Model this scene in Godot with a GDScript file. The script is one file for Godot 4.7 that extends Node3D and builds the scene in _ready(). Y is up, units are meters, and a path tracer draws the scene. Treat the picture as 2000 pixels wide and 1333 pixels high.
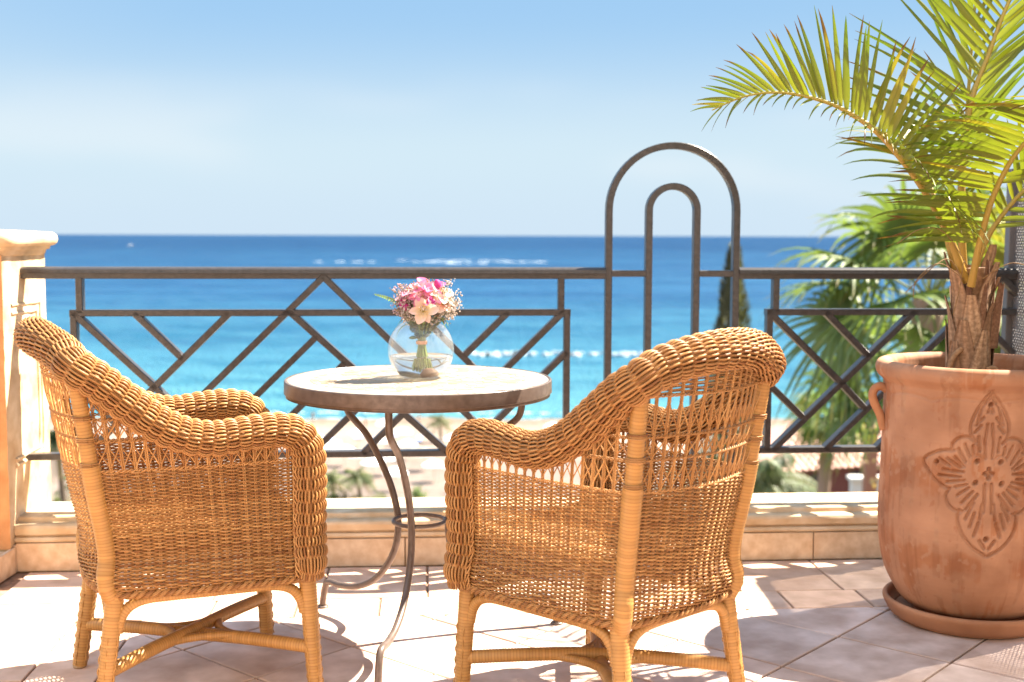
extends Node3D

# ---------------------------------------------------------------- mesh builder
class MB:
	var v := PackedVector3Array()
	var n := PackedVector3Array()
	var c := PackedColorArray()
	var ix := PackedInt32Array()

	func tri(a: Vector3, b: Vector3, d: Vector3, out: Vector3, col: Color) -> void:
		var g := (d - a).cross(b - a)
		if g.length_squared() < 1e-16:
			return
		g = g.normalized()
		var k := v.size()
		if g.dot(out) < 0.0:
			g = -g
			v.append(a); v.append(d); v.append(b)
		else:
			v.append(a); v.append(b); v.append(d)
		for i in 3:
			n.append(g); c.append(col); ix.append(k + i)

	func quad(a: Vector3, b: Vector3, d: Vector3, e: Vector3, out: Vector3, col: Color) -> void:
		tri(a, b, d, out, col)
		tri(a, d, e, out, col)

	# smooth round tube; r is one radius or one per point
	func tube(p: PackedVector3Array, r, sides: int, col, caps := true, start := Vector3.ZERO) -> void:
		var m := p.size()
		if m < 2:
			return
		var base := v.size()
		var t := (p[1] - p[0]).normalized()
		var nn := start
		if nn == Vector3.ZERO:
			nn = Vector3.UP if absf(t.y) < 0.9 else Vector3.RIGHT
		for i in m:
			var t2: Vector3 = (p[mini(i + 1, m - 1)] - p[maxi(i - 1, 0)]).normalized()
			nn = (nn - t2 * nn.dot(t2)).normalized()
			var bb := t2.cross(nn)
			var rr: float = r if r is float else r[i]
			var cc: Color = col if col is Color else col[i]
			for j in sides:
				var a := TAU * j / sides
				var d := nn * cos(a) + bb * sin(a)
				v.append(p[i] + d * rr); n.append(d); c.append(cc)
		for i in m - 1:
			for j in sides:
				var a0 := base + i * sides + j
				var a1 := base + i * sides + (j + 1) % sides
				ix.append(a0); ix.append(a0 + sides); ix.append(a1)
				ix.append(a1); ix.append(a0 + sides); ix.append(a1 + sides)
		if caps:
			for e in [0, m - 1]:
				var dirn := (p[0] - p[1]).normalized() if e == 0 else (p[m - 1] - p[m - 2]).normalized()
				var k := v.size()
				for j in sides:
					v.append(v[base + e * sides + j]); n.append(dirn); c.append(col if col is Color else col[e])
				for j in range(1, sides - 1):
					if e == 0:
						ix.append(k); ix.append(k + j); ix.append(k + j + 1)
					else:
						ix.append(k); ix.append(k + j + 1); ix.append(k + j)

	# tube whose frame follows given normals (weave strands)
	func strand(p: PackedVector3Array, nr: PackedVector3Array, r: float, sides: int, col: Color) -> void:
		var m := p.size()
		var base := v.size()
		for i in m:
			var t: Vector3 = (p[mini(i + 1, m - 1)] - p[maxi(i - 1, 0)]).normalized()
			var nn := (nr[i] - t * nr[i].dot(t)).normalized()
			var bb := t.cross(nn)
			for j in sides:
				var a := TAU * j / sides
				var d := nn * cos(a) + bb * sin(a)
				v.append(p[i] + d * r); n.append(d); c.append(col)
		for i in m - 1:
			for j in sides:
				var a0 := base + i * sides + j
				var a1 := base + i * sides + (j + 1) % sides
				ix.append(a0); ix.append(a0 + sides); ix.append(a1)
				ix.append(a1); ix.append(a0 + sides); ix.append(a1 + sides)

	# profile (x along nrm, y along binormal) swept along a path, flat sides
	func sweep(p: PackedVector3Array, prof: PackedVector2Array, nrm: Vector3, col: Color, caps := true) -> void:
		var m := p.size()
		var rings := []
		for i in m:
			var t: Vector3 = (p[mini(i + 1, m - 1)] - p[maxi(i - 1, 0)]).normalized()
			var bb := t.cross(nrm).normalized()
			var ring := PackedVector3Array()
			for q in prof:
				ring.append(p[i] + nrm * q.x + bb * q.y)
			rings.append(ring)
		var k := prof.size()
		for i in m - 1:
			for j in k:
				var a: Vector3 = rings[i][j]
				var b: Vector3 = rings[i][(j + 1) % k]
				var d: Vector3 = rings[i + 1][(j + 1) % k]
				var e: Vector3 = rings[i + 1][j]
				quad(a, b, d, e, (a + b) * 0.5 - p[i], col)
		if caps:
			for e in [0, m - 1]:
				var out: Vector3 = p[0] - p[1] if e == 0 else p[m - 1] - p[m - 2]
				for j in range(1, k - 1):
					tri(rings[e][0], rings[e][j], rings[e][j + 1], out, col)

	# square bar with small chamfers between two points; w across, d along nrm
	func bar(a: Vector3, b: Vector3, w: float, d: float, nrm: Vector3, col: Color) -> void:
		var e := 0.0022
		var x := d / 2.0
		var y := w / 2.0
		sweep(PackedVector3Array([a, b]), PackedVector2Array([Vector2(-x + e, -y), Vector2(x - e, -y), Vector2(x, -y + e), Vector2(x, y - e), Vector2(x - e, y), Vector2(-x + e, y), Vector2(-x, y - e), Vector2(-x, -y + e)]), nrm, col)

	# convex polygon in xz raised from y0 to y1 with a bevelled top
	func prism(poly: PackedVector2Array, y0: float, y1: float, bev: float, col: Color, bottom := false) -> void:
		var k := poly.size()
		var cen := Vector2.ZERO
		var area := 0.0
		for i in k:
			cen += poly[i] / k
			area += poly[i].cross(poly[(i + 1) % k])
		if absf(area) < 1e-9:
			return
		var ins := PackedVector2Array()
		for i in k:
			var q0 := poly[(i + k - 1) % k]
			var q1 := poly[i]
			var q2 := poly[(i + 1) % k]
			var n0 := (q1 - q0).orthogonal().normalized()
			var n1 := (q2 - q1).orthogonal().normalized()
			if n0.dot(cen - q1) < 0.0: n0 = -n0
			if n1.dot(cen - q1) < 0.0: n1 = -n1
			var s := (n0 + n1)
			var l := s.length()
			ins.append(q1 + (s / maxf(l * l * 0.5, 0.3)) * bev)
		for i in k:
			var j := (i + 1) % k
			var a := poly[i]
			var b := poly[j]
			var mid := (a + b) * 0.5 - cen
			var out := Vector3(mid.x, 0, mid.y)
			quad(Vector3(a.x, y0, a.y), Vector3(b.x, y0, b.y), Vector3(b.x, y1 - bev, b.y), Vector3(a.x, y1 - bev, a.y), out, col)
			quad(Vector3(a.x, y1 - bev, a.y), Vector3(b.x, y1 - bev, b.y), Vector3(ins[j].x, y1, ins[j].y), Vector3(ins[i].x, y1, ins[i].y), out + Vector3.UP, col)
		for i in range(1, k - 1):
			tri(Vector3(ins[0].x, y1, ins[0].y), Vector3(ins[i].x, y1, ins[i].y), Vector3(ins[i + 1].x, y1, ins[i + 1].y), Vector3.UP, col)
			if bottom:
				tri(Vector3(poly[0].x, y0, poly[0].y), Vector3(poly[i].x, y0, poly[i].y), Vector3(poly[i + 1].x, y0, poly[i + 1].y), Vector3.DOWN, col)

	func box(a: Vector3, b: Vector3, bev: float, col: Color) -> void:
		prism(PackedVector2Array([Vector2(a.x, a.z), Vector2(b.x, a.z), Vector2(b.x, b.z), Vector2(a.x, b.z)]), a.y, b.y, bev, col, true)

	# grid of points rows x cols with smooth normals; wrap joins last column to first
	func grid(pts: PackedVector3Array, cols: int, wrap: bool, cols_col, flip := false) -> void:
		var rows := pts.size() / cols
		var base := v.size()
		var acc := PackedVector3Array()
		acc.resize(pts.size())
		var tris := PackedInt32Array()
		var lim := cols if wrap else cols - 1
		for r in rows - 1:
			for k in lim:
				var a := r * cols + k
				var b := r * cols + (k + 1) % cols
				var d := a + cols
				var e := b + cols
				for t in [[a, b, d], [b, e, d]]:
					var p0: int = t[0]
					var p1: int = t[2] if flip else t[1]
					var p2: int = t[1] if flip else t[2]
					var g := (pts[p2] - pts[p0]).cross(pts[p1] - pts[p0])
					acc[p0] += g; acc[p1] += g; acc[p2] += g
					tris.append(p0); tris.append(p1); tris.append(p2)
		for i in pts.size():
			v.append(pts[i])
			n.append(acc[i].normalized())
			c.append(cols_col if cols_col is Color else cols_col[i])
		for t in tris:
			ix.append(base + t)

	# profile of (radius, height) turned about y
	func lathe(prof: PackedVector2Array, seg: int, at: Vector3, col, wob := 0.0) -> void:
		var pts := PackedVector3Array()
		for q in prof:
			for k in seg:
				var a := TAU * k / seg
				var r := q.x * (1.0 + wob * sin(a * 3.0 + q.y * 9.0))
				pts.append(at + Vector3(cos(a) * r, q.y, sin(a) * r))
		grid(pts, seg, true, col, false)

	func ball(at: Vector3, rad: Vector3, col: Color, seg := 10, rows := 7, lump := 0.0, sd := 0) -> void:
		var pts := PackedVector3Array()
		for i in rows + 1:
			var th := PI * i / rows
			for k in seg:
				var a := TAU * k / seg
				var d := Vector3(sin(th) * cos(a), -cos(th), sin(th) * sin(a))
				var l := 1.0 + lump * (sin(d.x * 4.0 + sd) * 0.5 + sin(d.z * 5.0 + sd * 2.1) * 0.5 + sin(d.y * 6.0 + sd * 1.3) * 0.4)
				pts.append(at + d * rad * l)
		grid(pts, seg, true, col, false)

	func add(o: MB, x: Transform3D) -> void:
		var k := v.size()
		for i in o.v.size():
			v.append(x * o.v[i]); n.append((x.basis * o.n[i]).normalized())
		c.append_array(o.c)
		for i in o.ix:
			ix.append(k + i)

	func mesh() -> ArrayMesh:
		var arr := []
		arr.resize(Mesh.ARRAY_MAX)
		arr[Mesh.ARRAY_VERTEX] = v
		arr[Mesh.ARRAY_NORMAL] = n
		arr[Mesh.ARRAY_COLOR] = c
		arr[Mesh.ARRAY_INDEX] = ix
		var m := ArrayMesh.new()
		m.add_surface_from_arrays(Mesh.PRIMITIVE_TRIANGLES, arr)
		return m

# ---------------------------------------------------------------- nodes
var rng := RandomNumberGenerator.new()
var M := {}
const W := Color(1, 1, 1)

func numbered(called: String, under: Node) -> String:
	if not under.has_node(NodePath(called)):
		return called
	var i := 1
	while under.has_node(NodePath("%s_%03d" % [called, i])):
		i += 1
	return "%s_%03d" % [called, i]

var counts := {}
func put(o: Node3D, called: String, under: Node) -> void:
	var key := str(under.get_instance_id()) + called
	var i: int = counts.get(key, 0)
	o.name = called if i == 0 else "%s_%03d" % [called, i]
	counts[key] = i + 1
	under.add_child(o, true)

func thing(called: String, label: String, category: String, at := Vector3.ZERO, group := "") -> Node3D:
	var o := Node3D.new()
	put(o, called, self)
	o.position = at
	tag(o, label, category, group)
	return o

func tag(o: Node, label: String, category := "", group := "", kind := "") -> void:
	if label: o.set_meta("label", label)
	if category: o.set_meta("category", category)
	if group: o.set_meta("group", group)
	if kind: o.set_meta("kind", kind)

func part(called: String, b, mat: Material, under: Node) -> MeshInstance3D:
	var o := MeshInstance3D.new()
	o.mesh = b.mesh() if b is MB else b
	o.material_override = mat
	put(o, called, under)
	return o

func stuff(called: String, b, mat: Material, under: Node) -> MeshInstance3D:
	var o := part(called, b, mat, under)
	o.set_meta("kind", "stuff")
	return o

func struct(called: String, b, mat: Material, label: String) -> MeshInstance3D:
	var o := part(called, b, mat, self)
	tag(o, label, "", "", "structure")
	return o

func another(o: Node3D, called: String, label: String, at: Vector3, turn := 0.0) -> Node3D:
	var d: Node3D = o.duplicate()
	put(d, called, self)
	d.position = at
	d.rotation.y = turn
	d.set_meta("label", label)
	return d

# ---------------------------------------------------------------- materials
func noise_tex(sd: int, freq: float, oct: int, lo: Color, hi: Color, size := 512, mid := 0.5) -> NoiseTexture2D:
	var fn := FastNoiseLite.new()
	fn.seed = sd
	fn.frequency = freq
	fn.fractal_octaves = oct
	var t := NoiseTexture2D.new()
	t.noise = fn
	t.width = size
	t.height = size
	t.seamless = true
	var g := Gradient.new()
	g.set_color(0, lo)
	g.set_color(1, hi)
	g.add_point(mid, lo.lerp(hi, 0.5))
	t.color_ramp = g
	return t

func mat(lin: Color, rough := 0.7, metal := 0.0) -> StandardMaterial3D:
	var m := StandardMaterial3D.new()
	m.albedo_color = lin.linear_to_srgb()
	m.roughness = rough
	m.metallic = metal
	m.vertex_color_use_as_albedo = true
	return m

func mottle(m: StandardMaterial3D, t: Texture2D, scale: float, bump: Texture2D = null, depth := 0.1) -> StandardMaterial3D:
	m.albedo_texture = t
	m.uv1_triplanar = true
	m.uv1_world_triplanar = true
	m.uv1_scale = Vector3.ONE * scale
	if bump:
		m.heightmap_enabled = true
		m.heightmap_texture = bump
		m.heightmap_scale = depth
	return m

func glow_through(m: StandardMaterial3D, lin: Color) -> StandardMaterial3D:
	m.backlight_enabled = true
	m.backlight = lin.linear_to_srgb()
	return m

func build_materials() -> void:
	var fine := noise_tex(3, 0.05, 4, Color(0.35, 0.35, 0.35), Color(0.65, 0.65, 0.65))
	M.fine = fine
	M.border_tile = mottle(mat(Color(0.80, 0.57, 0.44), 0.7), noise_tex(25, 0.014, 5, Color(0.80, 0.75, 0.71), Color(1, 1, 1)), 0.9, fine, 0.04)
	M.tile = mottle(mat(Color(0.80, 0.63, 0.56), 0.7), noise_tex(5, 0.012, 5, Color(0.76, 0.71, 0.67), Color(1, 1, 1)), 0.9, fine, 0.04)
	M.grout = mottle(mat(Color(0.36, 0.23, 0.16), 0.95), noise_tex(6, 0.03, 4, Color(0.75, 0.72, 0.70), Color(1, 1, 1)), 2.0)
	M.stucco = mottle(mat(Color(0.74, 0.60, 0.43), 0.9), noise_tex(7, 0.01, 5, Color(0.78, 0.70, 0.60), Color(1, 1, 1)), 1.3, noise_tex(8, 0.03, 5, Color(0.2, 0.2, 0.2), Color(0.8, 0.8, 0.8)), 0.3)
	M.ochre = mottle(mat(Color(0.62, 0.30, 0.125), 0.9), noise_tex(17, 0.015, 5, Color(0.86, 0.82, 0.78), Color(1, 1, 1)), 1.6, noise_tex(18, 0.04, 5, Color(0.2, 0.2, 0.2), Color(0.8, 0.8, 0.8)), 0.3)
	M.render_white = mottle(mat(Color(0.82, 0.76, 0.68), 0.9), noise_tex(19, 0.012, 5, Color(0.92, 0.91, 0.9), Color(1, 1, 1)), 0.8)
	M.skirting = mottle(mat(Color(0.80, 0.62, 0.44), 0.8), noise_tex(9, 0.02, 5, Color(0.84, 0.78, 0.72), Color(1, 1, 1)), 1.7, fine, 0.05)
	M.iron = mottle(mat(Color(0.068, 0.062, 0.063), 0.32, 0.1), noise_tex(10, 0.03, 4, Color(0.72, 0.70, 0.68), Color(1, 1, 1)), 2.5)
	M.table_iron = mottle(mat(Color(0.175, 0.13, 0.11), 0.36, 0.15), noise_tex(11, 0.02, 5, Color(0.7, 0.68, 0.66), Color(1, 1, 1)), 3.0)
	M.divider_iron = mat(Color(0.13, 0.12, 0.125), 0.45, 0.1)
	M.cane = mat(Color(1, 1, 1), 0.46)
	M.cane.metallic_specular = 0.45
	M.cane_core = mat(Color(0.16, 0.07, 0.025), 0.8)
	M.stone = mottle(mat(Color(0.52, 0.50, 0.47), 0.55), noise_tex(12, 0.03, 4, Color(0.88, 0.86, 0.84), Color(1, 1, 1)), 6.0)
	M.clay = mottle(mat(Color(0.51, 0.265, 0.15), 0.8), noise_tex(13, 0.009, 5, Color(0.72, 0.66, 0.62), Color(1.0, 1.0, 1.0)), 1.1, noise_tex(14, 0.06, 4, Color(0.3, 0.3, 0.3), Color(0.7, 0.7, 0.7)), 0.08)
	M.soil = mottle(mat(Color(0.04, 0.022, 0.014), 1.0), noise_tex(15, 0.08, 4, Color(0.5, 0.5, 0.5), Color(1, 1, 1)), 4.0)
	M.fibre = mottle(mat(Color(1, 1, 1), 0.85), noise_tex(16, 0.03, 5, Color(0.62, 0.56, 0.5), Color(1, 1, 1)), 5.0)
	M.leaf = glow_through(mat(Color(1, 1, 1), 0.43), Color(0.66, 0.82, 0.22))
	M.stalk = mat(Color(1, 1, 1), 0.45)
	M.far_leaf = glow_through(mat(Color(1, 1, 1), 0.5), Color(0.8, 0.85, 0.4))
	M.bark = mat(Color(1, 1, 1), 0.9)
	M.plain = mat(Color(1, 1, 1), 0.7)
	M.petal = glow_through(mat(Color(1, 1, 1), 0.6), Color(0.8, 0.8, 0.8))
	var g := StandardMaterial3D.new()
	g.transparency = BaseMaterial3D.TRANSPARENCY_ALPHA
	g.albedo_color = Color(0.95, 0.98, 1.0, 0.09)
	g.roughness = 0.02
	g.metallic_specular = 0.5
	M.glass = g
	var w := StandardMaterial3D.new()
	w.refraction_enabled = true
	w.refraction_scale = 0.033
	w.albedo_color = Color(0.97, 0.99, 0.98, 0.02)
	w.transparency = BaseMaterial3D.TRANSPARENCY_ALPHA
	w.roughness = 0.0
	M.water = w
	var s := mat(Color(1, 1, 1), 0.35)
	s.metallic_specular = 0.14
	s.heightmap_enabled = true
	s.heightmap_texture = noise_tex(21, 0.02, 5, Color(0, 0, 0), Color(1, 1, 1))
	s.heightmap_scale = 60.0
	s.uv1_triplanar = true
	s.uv1_world_triplanar = true
	s.uv1_scale = Vector3(0.05, 0.05, 0.05)
	M.sea = s
	M.sand = mottle(mat(Color(0.50, 0.43, 0.385), 0.95), noise_tex(22, 0.02, 5, Color(0.75, 0.74, 0.73), Color(1, 1, 1)), 0.06)

# ---------------------------------------------------------------- sky
func make_sky(to_sun: Vector3) -> Sky:
	var w := 512
	var h := 256
	var im := Image.create(w, h, false, Image.FORMAT_RGBF)
	var fn := FastNoiseLite.new()
	fn.seed = 4
	fn.frequency = 0.035
	fn.fractal_octaves = 4
	var hor := Color(0.64, 0.79, 0.92)
	var band := Color(0.66, 0.825, 0.925)
	var mid := Color(0.37, 0.62, 0.90)
	var zen := Color(0.22, 0.45, 0.84)
	for j in h:
		var th := PI * (j + 0.5) / h
		for i in w:
			var ph := TAU * (i + 0.5) / w - PI
			var d := Vector3(sin(th) * sin(ph), cos(th), -sin(th) * cos(ph))
			var y := maxf(d.y, 0.0)
			var col := hor.lerp(band, smoothstep(0.0, 0.07, y))
			col = col.lerp(mid, smoothstep(0.06, 0.18, y))
			col = col.lerp(zen, clampf((y - 0.16) / 0.75, 0, 1) ** 0.8)
			var g := maxf(d.dot(to_sun), 0.0)
			# paler and brighter air round the sun
			col = col.lerp(Color(0.74, 0.88, 0.97), clampf(g * 1.25, 0, 1) * (1.0 - 0.7 * smoothstep(0.2, 0.9, y)))
			var bright := 1.0 + 1.3 * g ** 6.0 + 3.0 * g ** 30.0
			col = Color(col.r * bright, col.g * bright, col.b * bright)
			if y > 0.015 and y < 0.16:
				var cl := fn.get_noise_3d(d.x * 60.0, d.y * 420.0, d.z * 60.0)
				var k := smoothstep(0.12, 0.5, cl) * smoothstep(0.015, 0.04, y) * (1.0 - smoothstep(0.06, 0.16, y)) * 0.35
				col = col.lerp(Color(0.92, 0.96, 0.98), k)
			if d.y < 0.0:
				col = hor
			im.set_pixel(i, j, col)
	var pm := PanoramaSkyMaterial.new()
	pm.panorama = ImageTexture.create_from_image(im)
	var sky := Sky.new()
	sky.sky_material = pm
	return sky

# ---------------------------------------------------------------- floor and low wall
func wall_frame(o: Node3D) -> void:
	o.position = Vector3(-0.5, 0, -4.08)
	o.rotation.y = deg_to_rad(4.0)

const BASE_TILE := Color(1, 1, 1)

func tone(lo := 0.84, hi := 1.05) -> Color:
	var k := rng.randf_range(lo, hi)
	var w := rng.randf_range(-0.02, 0.05)
	return Color(k * (1.0 + w), k, k * (1.0 - w))

func build_floor() -> void:
	var b := MB.new()
	b.box(Vector3(-6, -0.35, -4.6), Vector3(5, -0.006, 3.0), 0.001, W)
	var floor_slab := struct("terrace_floor", b, M.grout, "tiled terrace floor of pale terracotta squares laid diagonally with a straight border")
	# borders run along the low wall (4 degrees off) and along the left wall
	var wt := Transform3D(Basis(Vector3.UP, deg_to_rad(4.0)), Vector3(-0.5, 0, -4.08))
	var g := 0.0038
	var lay := func(poly: PackedVector2Array, k: Color, fieldy := false):
		var m := MB.new()
		var h := rng.randf_range(-0.0008, 0.0008)
		m.prism(poly, -0.012, h, 0.002, k)
		if m.v.is_empty():
			return
		part("tile", m, M.tile if fieldy else M.border_tile, floor_slab)
	var to_world := func(p: Vector2) -> Vector2:
		var q := wt * Vector3(p.x, 0, p.y)
		return Vector2(q.x, q.z)
	# row A next to the wall, row B the narrow band
	var left_x := -1.15
	for k in range(0, 12):
		var x0 := 0.545 + (k - 5) * 0.33
		var x1 := x0 + 0.33
		x0 = maxf(x0, left_x)
		if x1 - x0 > 0.03:
			lay.call(PackedVector2Array([to_world.call(Vector2(x0 + g, 0.012)), to_world.call(Vector2(x1 - g, 0.012)), to_world.call(Vector2(x1 - g, 0.362)), to_world.call(Vector2(x0 + g, 0.362))]), tone())
	for k in range(0, 16):
		var x0 := -0.93 + k * 0.25
		var x1 := x0 + 0.25
		lay.call(PackedVector2Array([to_world.call(Vector2(x0 + g, 0.368)), to_world.call(Vector2(x1 - g, 0.368)), to_world.call(Vector2(x1 - g, 0.542)), to_world.call(Vector2(x0 + g, 0.542))]), tone(0.84, 0.98))
	for k in 8:
		var z0 := 0.368 + k * 0.33
		lay.call(PackedVector2Array([to_world.call(Vector2(-1.15, z0 + g)), to_world.call(Vector2(-0.805, z0 + g)), to_world.call(Vector2(-0.805, z0 + 0.33 - g)), to_world.call(Vector2(-1.15, z0 + 0.33 - g))]), tone())
	for k in 10:
		var z0 := 0.548 + k * 0.25
		lay.call(PackedVector2Array([to_world.call(Vector2(-0.799, z0 + g)), to_world.call(Vector2(-0.622, z0 + g)), to_world.call(Vector2(-0.622, z0 + 0.25 - g)), to_world.call(Vector2(-0.799, z0 + 0.25 - g))]), tone(0.84, 0.98))
	# diagonal field
	var side := 0.32
	var field := PackedVector2Array([Vector2(-0.616, 0.548), Vector2(3.2, 0.548), Vector2(3.2, 2.7), Vector2(-0.616, 2.7)])
	var inv := wt.affine_inverse() * Vector3(-0.436, 0, -3.27)
	var o := Vector2(inv.x, inv.z)
	var u := Vector2(1, 1).normalized() * side
	var w2 := Vector2(1, -1).normalized() * side
	for i in range(-8, 14):
		for j in range(-12, 12):
			var p0 := o + u * i + w2 * j
			var cen := p0 + (u + w2) * 0.5
			if cen.x < -0.9 or cen.x > 3.3 or cen.y < 0.2 or cen.y > 2.3:
				continue
			var e := 0.0036 / side
			var sq := PackedVector2Array([p0 + u * e + w2 * e, p0 + u * (1 - e) + w2 * e, p0 + u * (1 - e) + w2 * (1 - e), p0 + u * e + w2 * (1 - e)])
			for q in Geometry2D.intersect_polygons(sq, field):
				var pw := PackedVector2Array()
				for p in q:
					pw.append(to_world.call(p))
				lay.call(pw, tone(), true)

func build_low_wall() -> void:
	var t := thing("low_wall", "low cream rendered terrace wall under the iron railing with a skirting of tiles", "wall")
	wall_frame(t)
	# body with its moulding, run along x with small unevenness
	var prof := [Vector2(-0.013, -0.01), Vector2(-0.013, 0.098), Vector2(0.001, 0.1), Vector2(0.004, 0.106), Vector2(0.001, 0.115), Vector2(-0.011, 0.117), Vector2(-0.012, 0.122), Vector2(0.0, 0.125), Vector2(0.003, 0.145), Vector2(0.0, 0.153), Vector2(-0.007, 0.158), Vector2(-0.034, 0.160), Vector2(-0.0365, 0.1735), Vector2(-0.041, 0.177), Vector2(-0.26, 0.179), Vector2(-0.268, 0.176), Vector2(-0.27, 0.165), Vector2(-0.27, -2.0)]
	var fn := FastNoiseLite.new()
	fn.frequency = 1.0
	var b := MB.new()
	var pts := PackedVector3Array()
	var nx := 90
	for i in nx + 1:
		var x := -1.15 + 4.2 * i / nx
		for k in prof.size():
			var q: Vector2 = prof[k]
			var j := 0.0016 if k > 1 and k < 15 else 0.0
			pts.append(Vector3(x, q.y + j * fn.get_noise_2d(x * 6.0, k * 3.0), q.x + j * 1.3 * fn.get_noise_2d(x * 5.0 + 40.0, k * 3.0)))
	# facetted across the profile: one strip per profile edge
	for k in prof.size() - 1:
		var strip := PackedVector3Array()
		for i in nx + 1:
			strip.append(pts[i * prof.size() + k])
			strip.append(pts[i * prof.size() + k + 1])
		b.grid(strip, 2, false, W, false)
	part("moulded_body", b, M.stucco, t)
	# skirting tiles
	for k in range(-4, 9):
		var x0 := maxf(0.14 + k * 0.353, -1.148)
		var x1 := 0.14 + (k + 1) * 0.353
		if x1 < -1.1:
			continue
		var m := MB.new()
		var dz := rng.randf_range(-0.001, 0.001)
		m.box(Vector3(x0 + 0.0025, 0.002, -0.0115), Vector3(x1 - 0.0025, 0.0955, 0.0015 + dz), 0.002, tone(0.9, 1.02))
		part("skirting_tile", m, M.skirting, t)

func build_left_wall() -> void:
	var t := thing("garden_pillar", "cream stucco pillar with moulded cap at the left end of the railing", "pillar")
	var b := MB.new()
	var fn := FastNoiseLite.new()
	fn.frequency = 3.0
	# shaft: x from -2.05 to -1.65, z from -4.32 to -3.97, rounded corners, slightly uneven
	var outline := PackedVector2Array()
	var x0 := -2.15
	var x1 := -1.648
	var z0 := -4.345
	var z1 := -3.965
	for cdef in [[x1, z1, 0.0], [x1, z0, -PI / 2], [x0, z0, PI], [x0, z1, PI / 2]]:
		var sx: float = -1.0 if cdef[0] == x1 else 1.0
		var sz: float = -1.0 if cdef[1] == z1 else 1.0
		var cc := Vector2(cdef[0] + sx * 0.012, cdef[1] + sz * 0.012)
		for q in 4:
			var a: float = PI / 2 - q * PI / 6 if cdef[2] == 0.0 else (0.0 - q * PI / 6 if cdef[2] == -PI / 2 else (-PI / 2 - q * PI / 6 if cdef[2] == PI else PI - q * PI / 6))
			outline.append(cc + Vector2(cos(a), sin(a)) * 0.012)
	# subdivide long sides
	var ring := PackedVector2Array()
	for i in outline.size():
		var a := outline[i]
		var d := outline[(i + 1) % outline.size()]
		var k := maxi(1, int(a.distance_to(d) / 0.03))
		for q in k:
			ring.append(a.lerp(d, float(q) / k))
	var pts := PackedVector3Array()
	for r in 40:
		var y := -0.3 + 1.39 * r / 39.0
		for p in ring:
			var jit := fn.get_noise_3d(p.x * 2.0, y * 2.0, p.y * 2.0) * 0.003
			pts.append(Vector3(p.x + jit, y, p.y + jit))
	# rain streaks and blotches in the paint
	var scol := []
	for q in pts:
		var st := fn.get_noise_3d(q.x * 9.0, q.y * 0.5, q.z * 9.0)
		var bl := fn.get_noise_3d(q.x * 3.0 + 7.0, q.y * 3.0, q.z * 3.0)
		var k := 1.0 - 0.16 * smoothstep(0.1, 0.5, st) - 0.10 * smoothstep(0.15, 0.5, bl)
		scol.append(Color(k, k * (0.99 - 0.02 * smoothstep(0.1, 0.5, st)), k * (0.97 - 0.05 * smoothstep(0.1, 0.5, st))))
	b.grid(pts, ring.size(), true, scol, false)
	part("shaft", b, M.stucco, t)
	# cap with rounded upper slab and a smaller moulding below
	var cap := MB.new()
	var cp := [[-0.002, 1.045], [0.010, 1.052], [0.012, 1.064], [0.022, 1.068], [0.024, 1.078], [0.034, 1.081], [0.042, 1.088], [0.045, 1.102], [0.042, 1.116], [0.032, 1.125], [-0.05, 1.131], [-0.18, 1.137]]
	var cpts := PackedVector3Array()
	for q in cp:
		var e: float = q[0]
		var nn := 32
		for k in nn:
			# rounded rectangle by superellipse
			var a := TAU * k / nn + PI / nn
			var ca := cos(a)
			var sa := sin(a)
			var pw := 0.16
			var ux := signf(ca) * absf(ca) ** pw
			var uz := signf(sa) * absf(sa) ** pw
			cpts.append(Vector3((x0 + x1) / 2 + ux * ((x1 - x0) / 2 + e), q[1], (z0 + z1) / 2 + uz * ((z1 - z0) / 2 + e)))
	cap.grid(cpts, 32, true, W, true)
	part("cap", cap, M.stucco, t)
	# thin orange layer over the face towards the viewer
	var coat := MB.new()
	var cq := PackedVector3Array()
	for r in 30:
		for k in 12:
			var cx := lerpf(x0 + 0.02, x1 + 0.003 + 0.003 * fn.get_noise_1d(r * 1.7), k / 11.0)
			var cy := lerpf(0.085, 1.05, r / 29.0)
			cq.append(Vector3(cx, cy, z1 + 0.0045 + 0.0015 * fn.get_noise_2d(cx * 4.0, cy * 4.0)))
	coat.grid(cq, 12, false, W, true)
	part("orange_face", coat, M.ochre, t)
	# raised double bead of the panel on the face that looks along the terrace
	var bead := MB.new()
	for k in 2:
		var zz := -4.275 + k * 0.03
		var yy := 0.885 - k * 0.028
		var path := PackedVector3Array()
		path.append(Vector3(x1, yy, -4.03)); 
		for q in 9:
			path.append(Vector3(x1 + 0.001 * sin(q * 2.0), yy + 0.001 * sin(q * 1.7), lerpf(-4.03, zz + 0.008, q / 8.0)))
		for q in 5:
			var a := q / 4.0 * PI / 2
			path.append(Vector3(x1, yy - 0.008 + 0.008 * cos(a), zz + 0.008 - 0.008 * sin(a)))
		for q in 14:
			path.append(Vector3(x1 + 0.001 * sin(q * 1.3), lerpf(yy - 0.02, 0.36 + k * 0.02, q / 13.0), zz + 0.0012 * sin(q * 2.3)))
		path.append(Vector3(x1, 0.35 + k * 0.02, -4.03))
		bead.tube(path, 0.0062, 8, W)
	part("panel_bead", bead, M.stucco, t)
	# low kerb in front of the pillar with its skirting
	var kerb := thing("side_kerb", "low kerb faced with skirting tiles running towards the viewer left of the floor", "kerb")
	var kb := MB.new()
	kb.box(Vector3(-2.2, -0.3, -3.96), Vector3(-1.653, 0.08, -1.2), 0.006, W)
	part("kerb_body", kb, M.stucco, kerb)
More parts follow.
